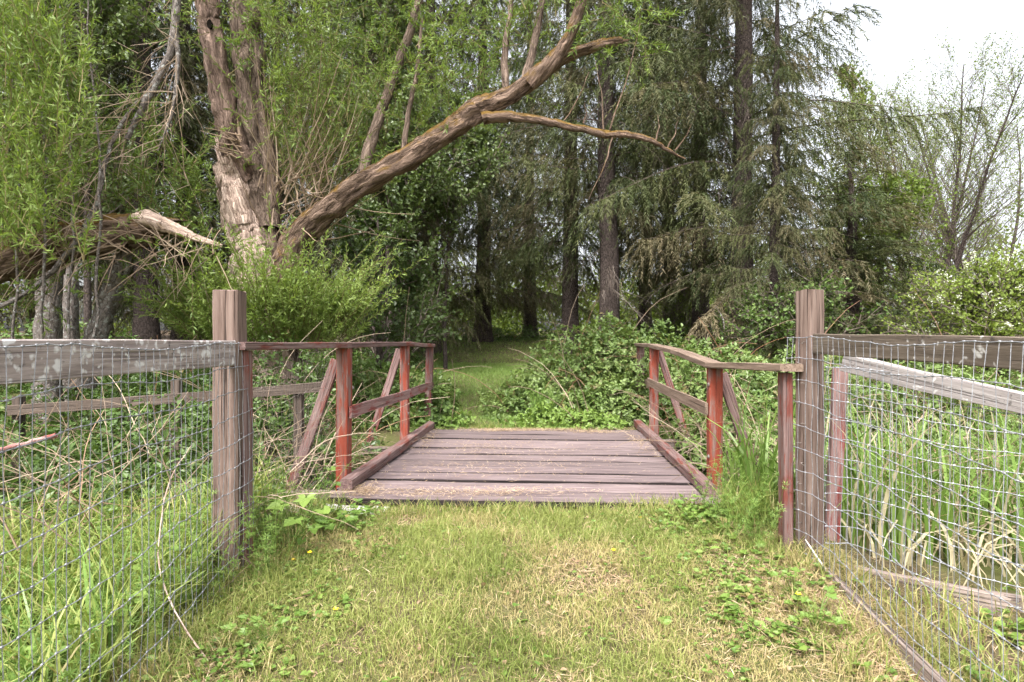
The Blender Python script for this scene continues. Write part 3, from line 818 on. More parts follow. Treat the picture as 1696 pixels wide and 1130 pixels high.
TR = [  # name, label, photo x, distance, H, spread, limbs, leaf material, leaf L, W, count, seed, keywords
    ('alder_tree', 'tall slender tree with thin upswept bare branches against the white sky', 1535, 24, 11.8, 4.2, 52, 'light', .06, .045, 24000, 5, dict(stems=6, up=.05, fan=.50, start=.18, trunk_r=.10, per2=9, lean=.24, sup=.012)),
    ('alder_tree', 'second sparse upswept tree at the right edge of the photograph', 1640, 27, 12.4, 4.2, 44, 'light', .06, .045, 20000, 6, dict(stems=5, up=.05, fan=.50, start=.2, trunk_r=.10, per2=10, lean=.28, sup=.01)),
    ('birch_tree', 'light green spring tree in the gap between spruce boughs and bare tree', 1425, 30, 13, 3.4, 40, 'light', .11, .085, 12000, 8, dict(up=.03, start=.2)),
    ('maple_tree', 'mid green bushy tree below the bare tree on the right', 1460, 18, 5.6, 2.8, 30, 'light', .11, .08, 9000, 9, dict(start=.15, tone=(0, .45))),
    ('alder_tree', 'broad-leaved tree with glossy leaves behind the lower part of the long mossy limb', 650, 13.0, 5.8, 2.9, 26, 'broad', .085, .065, 9500, 12, dict(start=.5, tone=(.25, 1), trunk_r=.09)),
    ('alder_tree', 'dark leafy understorey tree right of the willow shoots', 625, 10.2, 3.9, 1.7, 22, 'broad', .075, .055, 8000, 14, dict(start=.12, tone=(.0, .75), trunk_r=.07)),
    ('hawthorn_bush', 'hawthorn bush dotted with white blossom at the right edge', 1650, 11.5, 2.5, 1.8, 34, 'light', .06, .045, 16000, 17, dict(start=.08, trunk_r=.08, stems=3, up=.0, petals=2200, tone=(.4, 1.))),
    ('alder_tree', 'leafy tree at the top left behind the grey trunks', 150, 11.5, 9.0, 2.2, 30, 'broad', .09, .06, 9000, 19, dict(start=.35, tone=(.3, 1), trunk_r=.08)),
    ('alder_tree', 'leafy tree behind the top of the broken willow', 620, 14, 9.5, 2.8, 30, 'broad', .10, .07, 9000, 23, dict(start=.4, tone=(.3, 1), trunk_r=.09)),
    ('alder_tree', 'fresh green leafy tree left of the grass path, under the thin mossy side branch', 738, 14.8, 6.6, 2.4, 26, 'broad', .09, .07, 8000, 39, dict(start=.5, tone=(.35, 1), trunk_r=.06)),
    ('elder_bush', 'low green thicket beyond the dark low spruce on the right', 1330, 13, 2.3, 1.7, 22, 'bramble', .08, .06, 7000, 29, dict(start=.1, stems=3, up=-.03, trunk_r=.05)),
    ('broom_bush', 'yellowish green bush under the spruces right of the thick trunk', 1135, 22, 2.6, 1.6, 24, 'light', .09, .05, 5000, 33, dict(start=.05, stems=3, trunk_r=.05)),
]
for nm, lab, px, Y, H, sp, nl, lm, LL, LW, nf, sdd, kw in TR:
    x, y = at(px, Y)
    broad_tree(nm, lab, x, y, H, sp, nl, M[lm], M['spruce_bark'], LL, LW, nf, sdd, **kw)

def far_wood():
    a = Acc(); g = np.random.default_rng(44)
    cx = -34 + 76 * g.random(420); cyy = 36 + 16 * g.random(420)
    hh = 4 + 9 * N1(cx, cyy * 0, .18) * np.where(cx > 16, .75, 1.0)
    cz = ground(cx, cyy) + hh * g.random(420) ** 1.3
    cz[:150] = ground(cx[:150], cyy[:150]) + 2.2 * g.random(150); cyy[:150] = 31 + 6 * g.random(150); cx[:150] = -14 + 34 * g.random(150)
    n = 90
    c = np.repeat(np.stack([cx, cyy, cz], 1), n, 0) + g.normal(size=(420 * n, 3)) * [.75, .75, .6]
    tn = np.clip(np.repeat(g.random(420), n) * .7 + .3 * g.random(420 * n), 0, 1)
    leaf(a, c, rdir(len(c), g), rdir(len(c), g) + [0, 0, .6], .30, .20, tn, 0)
    put('far_wood', a.mesh('far_wood', M['light']), label='light green mass of spring trees far behind the spruces', cat='trees', kind='stuff')
far_wood()

# ------------------------------------------------------------------ the old willow
def shoots(bases, dirs, L, acc_s, acc_l, g, up=.08, wob=.22, per=34, LL=.085, LW=.016, t0=.15, tone=(.1, 1.), rad=.005, k=7, dry=0.):
    C = grow(bases, dirs, L, k, up, wob, g)
    tubes(acc_s, C, np.linspace(rad, rad * .3, k)[None], 3, .2 + .6 * g.random(len(C)))
    p, tg, t, ix = sample(C, per, t0, 1.0, g)
    s = .65 + .6 * g.random(len(p))
    cl = N2(C[:, -1, 0], C[:, -1, 2], 2.3)[ix]
    tn = np.clip(tone[0] + (tone[1] - tone[0]) * (.55 * cl + .45 * g.random(len(p))), 0, 1)
    leaf(acc_l, p, tg * .75 + rdir(len(p), g) * .8, rdir(len(p), g), LL * s, LW * s, tn, dry)
    return C

def make_willow():
    g = np.random.default_rng(77)
    Y0 = 8.3
    x0 = (445 - CX) / FPX * Y0
    t = thing('willow_tree', 'old broken willow with pale torn trunk and long mossy limb over the bridge', 'tree', (x0, Y0, gz(x0, Y0)))
    # torn pale lower trunk
    a = Acc()
    limb(a, [(x0, Y0, gz(x0, Y0) - .3), P(432, 520, Y0), P(420, 430, Y0), P(405, 380, Y0), P(386, 318, 8.25), P(373, 268, 8.2)], [.36, .32, .28, .24, .20, .17], 70, 26, .20, 3, .01, jag=True)
    tk = part('trunk', a, M['barewood'], t, True, label='pale torn lower trunk with the bark gone')
    a = Acc()
    limb(a, [P(450, 600, 8.45), P(447, 450, 8.45), P(440, 390, 8.45), P(428, 320, 8.45), P(424, 250, 8.4), P(415, 150, 8.35), P(408, 40, 8.3), P(400, -140, 8.3)], [.34, .27, .22, .19, .19, .2, .19, .16], 80, 26, .22, 5, .012)
    limb(a, [P(447, 380, 8.35), P(452, 330, 8.35), P(446, 260, 8.3), P(430, 190, 8.3), P(422, 110, 8.4)], [.16, .13, .10, .07, .04], 18, 8, .2, 6, .02)
    part('stem', a, M['bark'], t, True)
    a = Acc()
    limb(a, [P(408, 300, 8.3), P(388, 255, 8.2), P(377, 200, 8.15), P(362, 130, 8.1), P(350, 60, 8.1), P(343, 0, 8.1), P(336, -150, 8.1)], [.10, .17, .15, .15, .145, .14, .11], 70, 24, .24, 8, .012)
    up = part('upper_trunk', a, M['fissured'], t, True)
    a = Acc()   # woodpecker hole: an oval of darkness set in the wood
    th = np.linspace(0, 6.283, 13)[:-1]
    c = P(347, 40, 7.932)
    ring = np.stack([c[0] + .036 * np.cos(th), c[1] + 0 * th - .004, c[2] + .062 * np.sin(th)], 1)
    back = np.stack([c[0] + .03 * np.cos(th), c[1] + .05 + 0 * th, c[2] + .05 * np.sin(th)], 1)
    i = np.arange(12); j = (i + 1) % 12
    a.add(np.vstack([ring, back, [[c[0], c[1] + .002, c[2]]]]), np.stack([i, j, j + 12, i + 12], 1), np.stack([i, j, 0 * i + 24], 1))
    put('nest_hole', a.mesh('nest_hole', M['hole']), up, None)
    # long mossy limb and its branches
    a = Acc()
    c, r = limb(a, [P(462, 470, 8.3), P(492, 402, 8.25), P(540, 350, 8.1), P(600, 305, 7.95), P(680, 258, 7.8), P(760, 205, 7.6), P(800, 178, 7.55), P(850, 156, 7.5), P(905, 112, 7.4), P(950, 88, 7.35), P(1000, 72, 7.3), P(1030, 68, 7.3)],
                [.22, .17, .148, .14, .135, .13, .13, .112, .085, .066, .052, .042], 130, 26, .20, 11, .010, jag=True)
    part('limb', a, M['limb_bark'], t, True, label='long mossy limb rising to the right')
    a = Acc()
    limb(a, [P(880, 140, 7.4), P(918, 98, 7.3), P(945, 55, 7.3), P(962, 5, 7.3), P(985, -70, 7.3)], [.10, .085, .075, .065, .05], 40, 16, .16, 12, .008)
    part('branch', a, M['limb_bark'], t, True)
    a = Acc()
    c, r = limb(a, [P(800, 195, 7.5), P(838, 193, 7.45), P(880, 198, 7.4), P(930, 206, 7.3), P(1000, 221, 7.2), P(1040, 223, 7.15), P(1078, 232, 7.1), P(1105, 248, 7.1), P(1136, 263, 7.1)], [.085, .065, .05, .045, .045, .04, .032, .022, .008], 40, 8, .28, 13, .02)
    for px, py, qx, qy in ((1010, 215, 1060, 40), (1000, 215, 985, 100), (1105, 245, 1122, 200), (1085, 235, 1090, 190), (965, 205, 968, 170), (935, 200, 975, 120), (1015, 228, 975, 330), (1118, 250, 1145, 205)):
        limb(a, [P(px, py, 7.15), P((px + qx) / 2 + 4, (py + qy) / 2, 7.12), P(qx, qy, 7.1)], [.011, .007, .003], 8, 5, .1, px, .012, tone=.9)
    part('branch', a, M['limb_bark'], t, True, label='thin side branch with moss tufts and bare twigs')
    a = Acc()
    limb(a, [P(598, 300, 7.95), P(612, 240, 8.0), P(640, 160, 8.1), P(676, 60, 8.2), P(705, -40, 8.2)], [.085, .08, .07, .06, .05], 22, 9, .16, 15, .015)
    limb(a, [P(667, 258, 7.8), P(676, 190, 7.9), P(690, 120, 7.9), P(700, 30, 8.0)], [.045, .035, .03, .02], 16, 7, .15, 16, .015)
    limb(a, [P(838, 150, 7.55), P(836, 90, 7.6), P(846, 20, 7.6), P(850, -60, 7.6)], [.05, .045, .035, .03], 16, 7, .15, 17, .015)
    limb(a, [P(870, 130, 7.5), P(885, 70, 7.6), P(896, 10, 7.6), P(905, -60, 7.6)], [.06, .05, .045, .03], 16, 7, .15, 18, .015)
    part('branch', a, M['bark'], t, True)
    # foliage
    st, lf = Acc(), Acc()
    def clump(n, box, Yr, L, d, up=.06, per=34, spread=.5, tone=(.1, 1.), t0=.15):
        px = box[0] + (box[2] - box[0]) * g.random(n); py = box[1] + (box[3] - box[1]) * g.random(n); Y = Yr[0] + (Yr[1] - Yr[0]) * g.random(n)
        b = np.stack([(px - CX) / FPX * Y, Y, CAMZ + (CY - py) / FPX * Y], 1)
        shoots(b, np.asarray(d, float) + g.normal(size=(n, 3)) * spread, L * (.5 + .8 * g.random(n)), st, lf, g, up, .24, per, tone=tone, t0=t0)
    # dense basal shoots over the stump
    n = 680
    ph = g.random(n) * 6.28; rr = np.sqrt(g.random(n)); cc = P(448, 545, 7.9)
    b = cc + np.stack([np.cos(ph) * rr * 1.08, np.sin(ph) * rr * .5, (g.random(n) - .45) * .95 * (1.1 - rr * .6)], 1)
    d = np.stack([np.cos(ph) * rr * .9, np.sin(ph) * rr * .7 - .25, .75 + .3 * g.random(n)], 1)
    shoots(b, d, .28 + 1.05 * g.random(n) ** 2.2, st, lf, g, -.03, .34, 46, .075, .018, .1, (.25, 1.1))
    clump(120, (435, 200, 570, 400), (8.3, 8.8), 2.1, (.15, -.1, 1), .05, 30, .28, t0=.35)       # upright whips from the stump
    clump(150, (395, -40, 560, 210), (7.7, 8.6), .9, (.1, -.2, .2), -.02, 40, .7)
    clump(80, (480, 180, 640, 330), (8.0, 9.0), 1.2, (.1, -.1, .8), .02, 26, .5, (.0, .7))
    clump(150, (600, -60, 850, 150), (7.6, 8.8), .9, (.1, -.2, .2), -.03, 38, .7)
    clump(60, (620, 120, 800, 240), (7.7, 8.6), .7, (0, -.2, .3), -.03, 34, .7)
    clump(60, (960, -60, 1070, 90), (7.0, 7.6), .45, (.1, -.1, -.3), -.06, 30, .6)
    clump(50, (850, -60, 960, 80), (7.4, 8.0), .7, (0, -.1, .1), -.03, 30, .7)
    clump(60, (290, 270, 365, 420), (7.9, 8.6), .6, (-.1, -.3, .4), .0, 34, .6, (.0, .8))
    clump(30, (330, -60, 420, 60), (7.6, 8.2), .8, (-.2, -.2, .3), .0, 34, .7)
    part('shoots', st, M['stem'], t, kind='stuff')
    part('crown', lf, M['willow'], t, kind='stuff')
    # bare whips and dead twigs bristling from the break
    a = Acc(); n = 70
    b = np.stack([P(425 + 120 * g.random(), 270 + 130 * g.random(), 8.1 + .3 * g.random()) for _ in range(n)])
    C = grow(b, np.array([.35, -.1, .8]) + g.normal(size=(n, 3)) * .45, .7 + 1.1 * g.random(n), 7, .03, .2, g)
    tubes(a, C, np.linspace(.010, .002, 7)[None], 4, .3 + .7 * g.random(n))
    n = 16
    b = np.stack([P(385 + 20 * g.random(), 225 + 40 * g.random(), 8.0) for _ in range(n)])
    C = grow(b, np.array([-.9, -.3, .1]) + g.normal(size=(n, 3)) * .5, .2 + .35 * g.random(n), 4, 0, .15, g)
    tubes(a, C, np.linspace(.011, .003, 4)[None], 4, .45)
    part('dead_twigs', a, M['cane'], t, kind='stuff')
make_willow()

def west_willow():
    g = np.random.default_rng(78)
    b0 = P(20, 520, 6.6)
    t = thing('willow_tree', 'bright green upright willow shoots filling the left edge above the fence', 'tree', (b0[0], b0[1], gz(b0[0], b0[1])))
    st, lf, a = Acc(), Acc(), Acc()
    for k in range(5):
        x = -25 + 45 * k
        limb(a, [P(x, 600, 6.6), P(x + 10, 400, 6.6), P(x + 5, 200, 6.7), P(x - 15, -60, 6.8)], [.016, .014, .011, .006], 16, 6, .2, 40 + k, .04)
    part('stems', a, M['grey_bark'], t, True)
    def clump(n, box, Yr, L, d, up, per, spread, tone=(.3, 1.), t0=.1):
        px = box[0] + (box[2] - box[0]) * g.random(n); py = box[1] + (box[3] - box[1]) * g.random(n); Y = Yr[0] + (Yr[1] - Yr[0]) * g.random(n)
        b = np.stack([(px - CX) / FPX * Y, Y, CAMZ + (CY - py) / FPX * Y], 1)
        shoots(b, np.asarray(d, float) + g.normal(size=(n, 3)) * spread, L * (.5 + .8 * g.random(n)), st, lf, g, up, .2, per, .085, .017, t0, tone)
    clump(420, (-120, 90, 140, 440), (5.8, 7.2), .75, (.05, -.15, 1), .05, 42, .38)
    clump(150, (-120, -40, 100, 120), (6.0, 7.2), .8, (.05, -.15, 1), .05, 38, .4)
    clump(90, (100, 180, 300, 400), (7.0, 8.0), .7, (.2, -.15, .7), .0, 30, .5, (.0, .7))
    clump(60, (-60, 400, 330, 520), (6.6, 7.6), .5, (.1, -.3, .4), -.05, 30, .7, (.0, .8))
    part('shoots', st, M['stem'], t, kind='stuff')
    part('crown', lf, M['willow'], t, kind='stuff')
west_willow()

def fallen():
    t = thing('fallen_tree', 'broken mossy trunk lying across from the left edge toward the willow', 'tree trunk', P(60, 470, 7.0))
    a = Acc()
    limb(a, [P(-160, 490, 6.5), P(-60, 455, 6.7), P(40, 425, 6.9), P(120, 400, 7.0), P(200, 384, 7.1), P(252, 380, 7.2)], [.22, .22, .21, .20, .19, .17], 70, 24, .24, 21, .012, jag=True)
    part('trunk', a, M['limb_bark'], t, True)
    a = Acc()
    limb(a, [P(222, 362, 7.05), P(245, 364, 7.0), P(275, 374, 7.05), P(315, 390, 7.1), P(368, 408, 7.2)], [.05, .11, .085, .05, .02], 40, 16, .3, 22, .01)
    part('split_end', a, M['barewood'], t, True, label='pale split wood at the break')
    a = Acc()
    limb(a, [P(215, 392, 7.3), P(200, 440, 7.3), P(180, 500, 7.3), P(160, 560, 7.3), P(140, 640, 7.3)], [.09, .10, .105, .11, .12], 40, 16, .16, 23, .01)
    part('prop_stem', a, M['grey_bark'], t, True)
    a = Acc(); g = np.random.default_rng(9); n = 110
    b = np.stack([P(-20 + 380 * g.random(), 370 + 60 * g.random(), 6.8 + .4 * g.random()) for _ in range(n)])
    C = grow(b, np.array([-.3, -.4, -.3]) + g.normal(size=(n, 3)) * .6, .4 + .8 * g.random(n), 7, -.05, .35, g)
    tubes(a, C, np.linspace(.007, .002, 7)[None], 3, .2 + .7 * g.random(n))
    part('dead_twigs', a, M['cane'], t, kind='stuff')
    # two pale slabs of trunk standing under it
    for i, (x0, x1, y0, y1, Y) in enumerate(((62, 100, 452, 575, 8.4), (106, 128, 455, 520, 9.0))):
        w = (x1 - x0) / FPX * Y
        s = thing('tree_stump', ['wide grey dead stub below the fallen trunk', 'narrow grey dead stub below the fallen trunk'][i], 'tree stump', P((x0 + x1) / 2, 640, Y))
        a = Acc(); limb(a, [P((x0 + x1) / 2, 700, Y), P((x0 + x1) / 2, y1, Y), P((x0 + x1) / 2 + 2, y0, Y)], [w * .6, w * .52, w * .45], 12, 10, .2, 60 + i, .01, jag=True)
        part('stub', a, M['grey_bark'], s, True)
fallen()

def hanging_branch():
    t = thing('dead_branch', 'dead lichened branch hanging down in front of the left trunks', 'branch', P(60, 560, 7.0))
    a = Acc()
    main = [P(292, -60, 7.4), P(290, 40, 7.35), P(280, 95, 7.3), P(252, 150, 7.2), P(228, 195, 7.15), P(210, 230, 7.1)]
    limb(a, main, [.055, .055, .05, .045, .04, .03], 24, 8, .2, 31, .02)
    limb(a, [P(250, 150, 7.2), P(215, 185, 7.1), P(180, 250, 7.0), P(160, 330, 6.9), P(130, 395, 6.8), P(70, 465, 6.7), P(-20, 520, 6.6)], [.02, .022, .024, .026, .028, .028, .02], 30, 7, .2, 32, .025)
    limb(a, [P(292, 60, 7.3), P(294, 120, 7.25), P(285, 180, 7.2), P(262, 250, 7.1)], [.03, .025, .018, .006], 14, 6, .2, 33, .02)
    part('wood', a, M['grey_bark'], t, True)
    a = Acc(); g = np.random.default_rng(10)
    C0 = np.stack([smooth_path(main, 16), smooth_path([P(250, 150, 7.2), P(215, 185, 7.1), P(180, 250, 7.0), P(160, 330, 6.9), P(130, 395, 6.8)], 16), smooth_path([P(292, 60, 7.3), P(294, 120, 7.25), P(285, 180, 7.2), P(262, 250, 7.1)], 16)])
    p, tg, _, _ = sample(C0, 22, .05, 1, g)
    C = grow(p, tg + g.normal(size=p.shape) * .7 + [-.1, -.2, -.2], .3 + .9 * g.random(len(p)), 7, -.05, .28, g)
    tubes(a, C, np.linspace(.006, .0018, 7)[None], 3, .3 + .7 * g.random(len(p)))
    p, tg, _, _ = sample(C, 3, .2, 1, g)
    C = grow(p, tg + g.normal(size=p.shape) * .7, .12 + .35 * g.random(len(p)), 5, -.05, .28, g)
    tubes(a, C, np.linspace(.0035, .0015, 5)[None], 3, .3 + .7 * g.random(len(p)))
    part('twigs', a, M['cane'], t, kind='stuff')
hanging_branch()

# ------------------------------------------------------------------ brambles
def bramble(name, label, ells, n, seed, size=.07, tone=(0, 1), canes=40, mat='bramble', cat='bramble', dryp=.04, fine=True):
    g = np.random.default_rng(seed)
    e0 = ells[0]
    t = thing(name, label, cat, (e0[0], e0[1], gz(e0[0], e0[1])))
    w = np.array([e[3] * e[5] + e[4] * e[5] + e[3] * e[4] for e in ells]); w = w / w.sum()
    ix = g.choice(len(ells), n, p=w); E = np.array(ells)[ix]
    d = rdir(n, g); d[:, 2] = np.abs(d[:, 2]) * 1.15 - .2; d = nrm(d)
    f = 1 - .42 * g.random(n) ** 1.5
    p = E[:, :3] + d * E[:, 3:] * f[:, None]
    p = p + nrm(d) * ((N1(p[:, 0] + p[:, 2], p[:, 1] - p[:, 2] * .7, 2.6) - .5) * .38)[:, None]
    p[:, 2] = np.maximum(p[:, 2], ground(p[:, 0], p[:, 1]) + .02)
    cl = N2(p[:, 0] * 1.3 + p[:, 2], p[:, 1] + p[:, 2] * .6, 2.2)
    tn = np.clip(tone[0] + (tone[1] - tone[0]) * (.6 * cl + .45 * g.random(n)), 0, 1)
    dry = np.where(g.random(n) < dryp, .8, 0) * g.random(n)
    h = nrm(d * .6 + rdir(n, g) * .8 + [0, 0, .1]); nn = nrm(d * .8 + rdir(n, g) * .6 + [0, 0, .5])
    s = size * (.6 + .7 * g.random(n))
    a = Acc()
    sd_ = nrm(np.cross(h, nn))
    lfn = oleaf if fine else leaf
    lfn(a, p + h * s[:, None] * .3, h, nn, s, s * .72, tn, dry)
    lfn(a, p, h * .25 + sd_, nn, s * .85, s * .6, tn, dry)
    lfn(a, p, h * .25 - sd_, nn, s * .85, s * .6, tn, dry)
    part('leaves', a, M[mat], t, kind='stuff')
    a = Acc()
    j = g.choice(n, canes); b = E[j, :3] + d[j] * E[j, 3:] * [.5, .5, .3]
    C = grow(b, d[j] + g.normal(size=(canes, 3)) * .5 + [0, 0, .6], .8 + 1.0 * g.random(canes), 9, -.16, .2, g)
    tubes(a, C, np.linspace(.006, .002, 9)[None], 4, g.random(canes), .5 * (g.random(canes) < .3))
    part('canes', a, M['cane'], t, kind='stuff')
    return t

bramble('bramble_mound', 'big bramble mound beyond the bridge, right of the grass path',
        [(1.15, 9.9, .1, 1.25, 1.0, 1.42), (2.05, 9.7, .25, 1.3, 1.0, 1.28), (.35, 9.5, .05, .78, .7, .74), (1.5, 9.0, -.05, .9, .6, .82), (1.6, 10.1, .6, .5, .5, .95)], 11500, 101, .058, (.25, 1.25), 70, dryp=.09)
bramble('bramble_mound', 'leafy bramble bank behind the right bridge rail and gate post',
        [(3.1, 8.9, .15, 1.3, 1.0, 1.02), (4.4, 8.9, .1, 1.4, 1.0, 1.05), (3.0, 7.7, -.35, .9, .7, .95), (4.3, 7.6, -.35, 1.1, .8, 1.0), (2.35, 7.7, -.7, .6, .6, .9)], 10000, 102, .06, (.2, 1.15), 80, dryp=.08)
bramble('bramble_bush', 'small bramble bush growing through the far end of the left bridge rail',
        [(-1.75, 8.9, .1, .85, .6, .82), (-1.15, 8.7, .0, .40, .45, .70), (-2.6, 9.1, .1, .9, .7, .85)], 4200, 103, .065, (.15, 1), 40)
bramble('bramble_thicket', 'dark bramble thicket in the ditch behind the left wire fence',
        [(-3.1, 5.4, -.40, 1.1, .7, 1.08), (-4.5, 5.3, -.45, 1.3, .8, 1.0), (-2.5, 6.7, -.4, 1.1, .7, 1.1), (-4.0, 7.0, -.35, 1.6, .8, 1.2), (-2.5, 4.6, -.4, .7, .6, .75), (-5.8, 6.2, -.3, 1.4, 1.3, 1.2), (-3.4, 4.3, -.5, .9, .6, .8), (-2.95, 7.25, .2, .85, .35, 1.08), (-3.0, 7.0, -.1, 1.0, .5, 1.05), (-4.6, 8.0, .0, 1.2, .6, 1.1)], 16500, 104, .06, (.0, .62), 90, fine=False)
bramble('nettle_patch', 'bright leafy weeds at the foot of the bramble mound by the far bridge end',
        [(1.15, 8.55, .0, .6, .35, .28), (.5, 8.75, 0, .5, .35, .22), (-.9, 8.5, 0, .35, .3, .25)], 1500, 105, .06, (.5, 1), 6, 'forb', 'weeds')
bramble('bramble_bank', 'low scrub of pale leaves behind the right fence rail',
        [(5.0, 7.5, .1, 1.2, .9, 1.05), (6.3, 7.8, .1, 1.3, 1.0, 1.0), (5.4, 5.6, -.4, 1.3, .8, 1.0), (4.1, 5.6, -.6, 1.0, .7, .9)], 7000, 106, .06, (.4, 1), 90, fine=False)
bramble('undergrowth', 'dark undergrowth along the left side of the grass path',
        [(-3.2, 11.5, .2, 1.3, 1.2, .9), (-4.8, 12.0, .2, 1.6, 1.3, 1.2), (-3.6, 15.5, .5, 1.4, 1.6, .8), (-5.6, 9.5, .0, 1.4, 1.2, 1.1), (-8, 11, .2, 2, 2, 1.4)], 6500, 107, .09, (.0, .7), 30, fine=False)
bramble('undergrowth', 'tall grass and ferns under the spruces at the path end',
        [(3.4, 15.5, .6, 1.6, 1.4, .7), (6.0, 14.5, .5, 2.0, 1.5, 1.0), (-.5, 25.5, 1.2, 4.0, 1.2, .7), (5.5, 22, 1.0, 3.5, 1.5, .9), (9.5, 16, .5, 2.5, 2, 1.4)], 6000, 108, .11, (.0, .8), 10, fine=False)

def dead_canes(name, label, boxes, n, seed, L=1.1, up=-.09, rad=.004, dry=0.):
    g = np.random.default_rng(seed)
    a = Acc(); bs = []
    for (xa, xb, ya, yb, za, zb), k in zip(boxes, n):
        bs.append(np.stack([xa + (xb - xa) * g.random(k), ya + (yb - ya) * g.random(k), za + (zb - za) * g.random(k)], 1))
    b = np.concatenate(bs)
    C = grow(b, g.normal(size=(len(b), 3)) * [.7, .5, .4] + [0, 0, .6], L * (.5 + .8 * g.random(len(b))), 10, up, .30, g)
    tubes(a, C, (rad * (.5 + g.random(len(b))))[:, None] * np.linspace(1, .4, 10)[None], 3, g.random(len(b)), dry * (g.random(len(b)) < .2))
    p, tg, _, ix = sample(C, 2, .3, .95, g)
    C = grow(p, tg + g.normal(size=p.shape) * .6, .15 + .3 * g.random(len(p)), 5, -.05, .3, g)
    tubes(a, C, np.linspace(rad * .6, rad * .3, 5)[None], 3, g.random(len(p)))
    put(name, a.mesh(name, M['cane']), label=label, cat='dead stems', kind='stuff')
dead_canes('dead_canes', 'tangle of dead bramble canes behind the left wire fence', [(-4.2, -1.75, 3.6, 5.2, -.4, .3), (-2.6, -1.7, 3.0, 4.2, -.3, .2)], (70, 22), 201, dry=.3)
dead_canes('dead_canes', 'pale dead stalks tangled under the right bridge rail', [(1.75, 3.2, 4.6, 7.0, -.7, .3), (2.2, 4.8, 3.8, 5.6, -.5, .2)], (170, 170), 202, .9)
dead_canes('dead_canes', 'dry stems tangled under the left bridge rail', [(-2.6, -1.62, 4.3, 7.4, -.7, .2)], (150,), 203, .9)

# ------------------------------------------------------------------ grass and weeds
def blades(acc, p, Hh, W, lean, tone, dry, g, segs=3, curl=1.0):
    n = len(p)
    ph = g.random(n) * 6.283; dr = np.stack([np.cos(ph), np.sin(ph), 0 * ph], 1); sd_ = np.stack([-np.sin(ph), np.cos(ph), 0 * ph], 1)
    tw = g.random(n) * 3.14; sd_ = sd_ * np.cos(tw)[:, None] + dr * np.sin(tw)[:, None]
    lean = np.broadcast_to(lean, (n,)); Hh = np.broadcast_to(Hh, (n,)); W = np.broadcast_to(W, (n,))
    V = []
    for i in range(segs + 1):
        s = i / segs
        ang = lean * (s * .5 + curl * s * s * .5)
        c = p + dr * (Hh * s * np.sin(ang))[:, None] + np.array([0, 0, 1]) * (Hh * s * np.cos(ang))[:, None]
        w = (W * .5 * (1 - s ** 2.2))[:, None]
        if i < segs: V += [c - sd_ * w, c + sd_ * w]
        else: V += [c]
    k = 2 * segs + 1
    V = np.stack(V, 1); b = np.arange(n)[:, None] * k
    Q = np.concatenate([b + [2 * i, 2 * i + 1, 2 * i + 3, 2 * i + 2] for i in range(segs - 1)]) if segs > 1 else None
    T = b + [2 * segs - 2, 2 * segs - 1, 2 * segs]
    acc.add(V, Q, T, np.repeat(np.broadcast_to(tone, (n,)), k), np.repeat(np.broadcast_to(dry, (n,)), k))

def scatter(n, x0, x1, y0, y1, g, keep=None):
    x, y = x0 + (x1 - x0) * g.random(n), y0 + (y1 - y0) * g.random(n)
    if keep is not None:
        k = g.random(n) < keep(x, y); x, y = x[k], y[k]
    return np.stack([x, y, ground(x, y) - .005], 1)

def dryness(x, y):
    d = sstep(.50, .74, N1(x + 3, y + 9, 1.5) * .55 + N2(x, y, 4.2) * .30 + N3(x, y, .7) * .15) * .9
    for cx, cyy, r in ((.40, 3.28, .20), (.19, 2.42, .14), (.62, 2.9, .16), (1.35, 3.2, .30), (1.5, 2.5, .25), (-1.25, 2.45, .30), (-.1, 3.0, .16), (1.2, 2.75, .2)):
        d = d + .75 * np.exp(-((x - cx) ** 2 + (y - cyy) ** 2) / r ** 2)
    return np.clip(d, 0, 1)

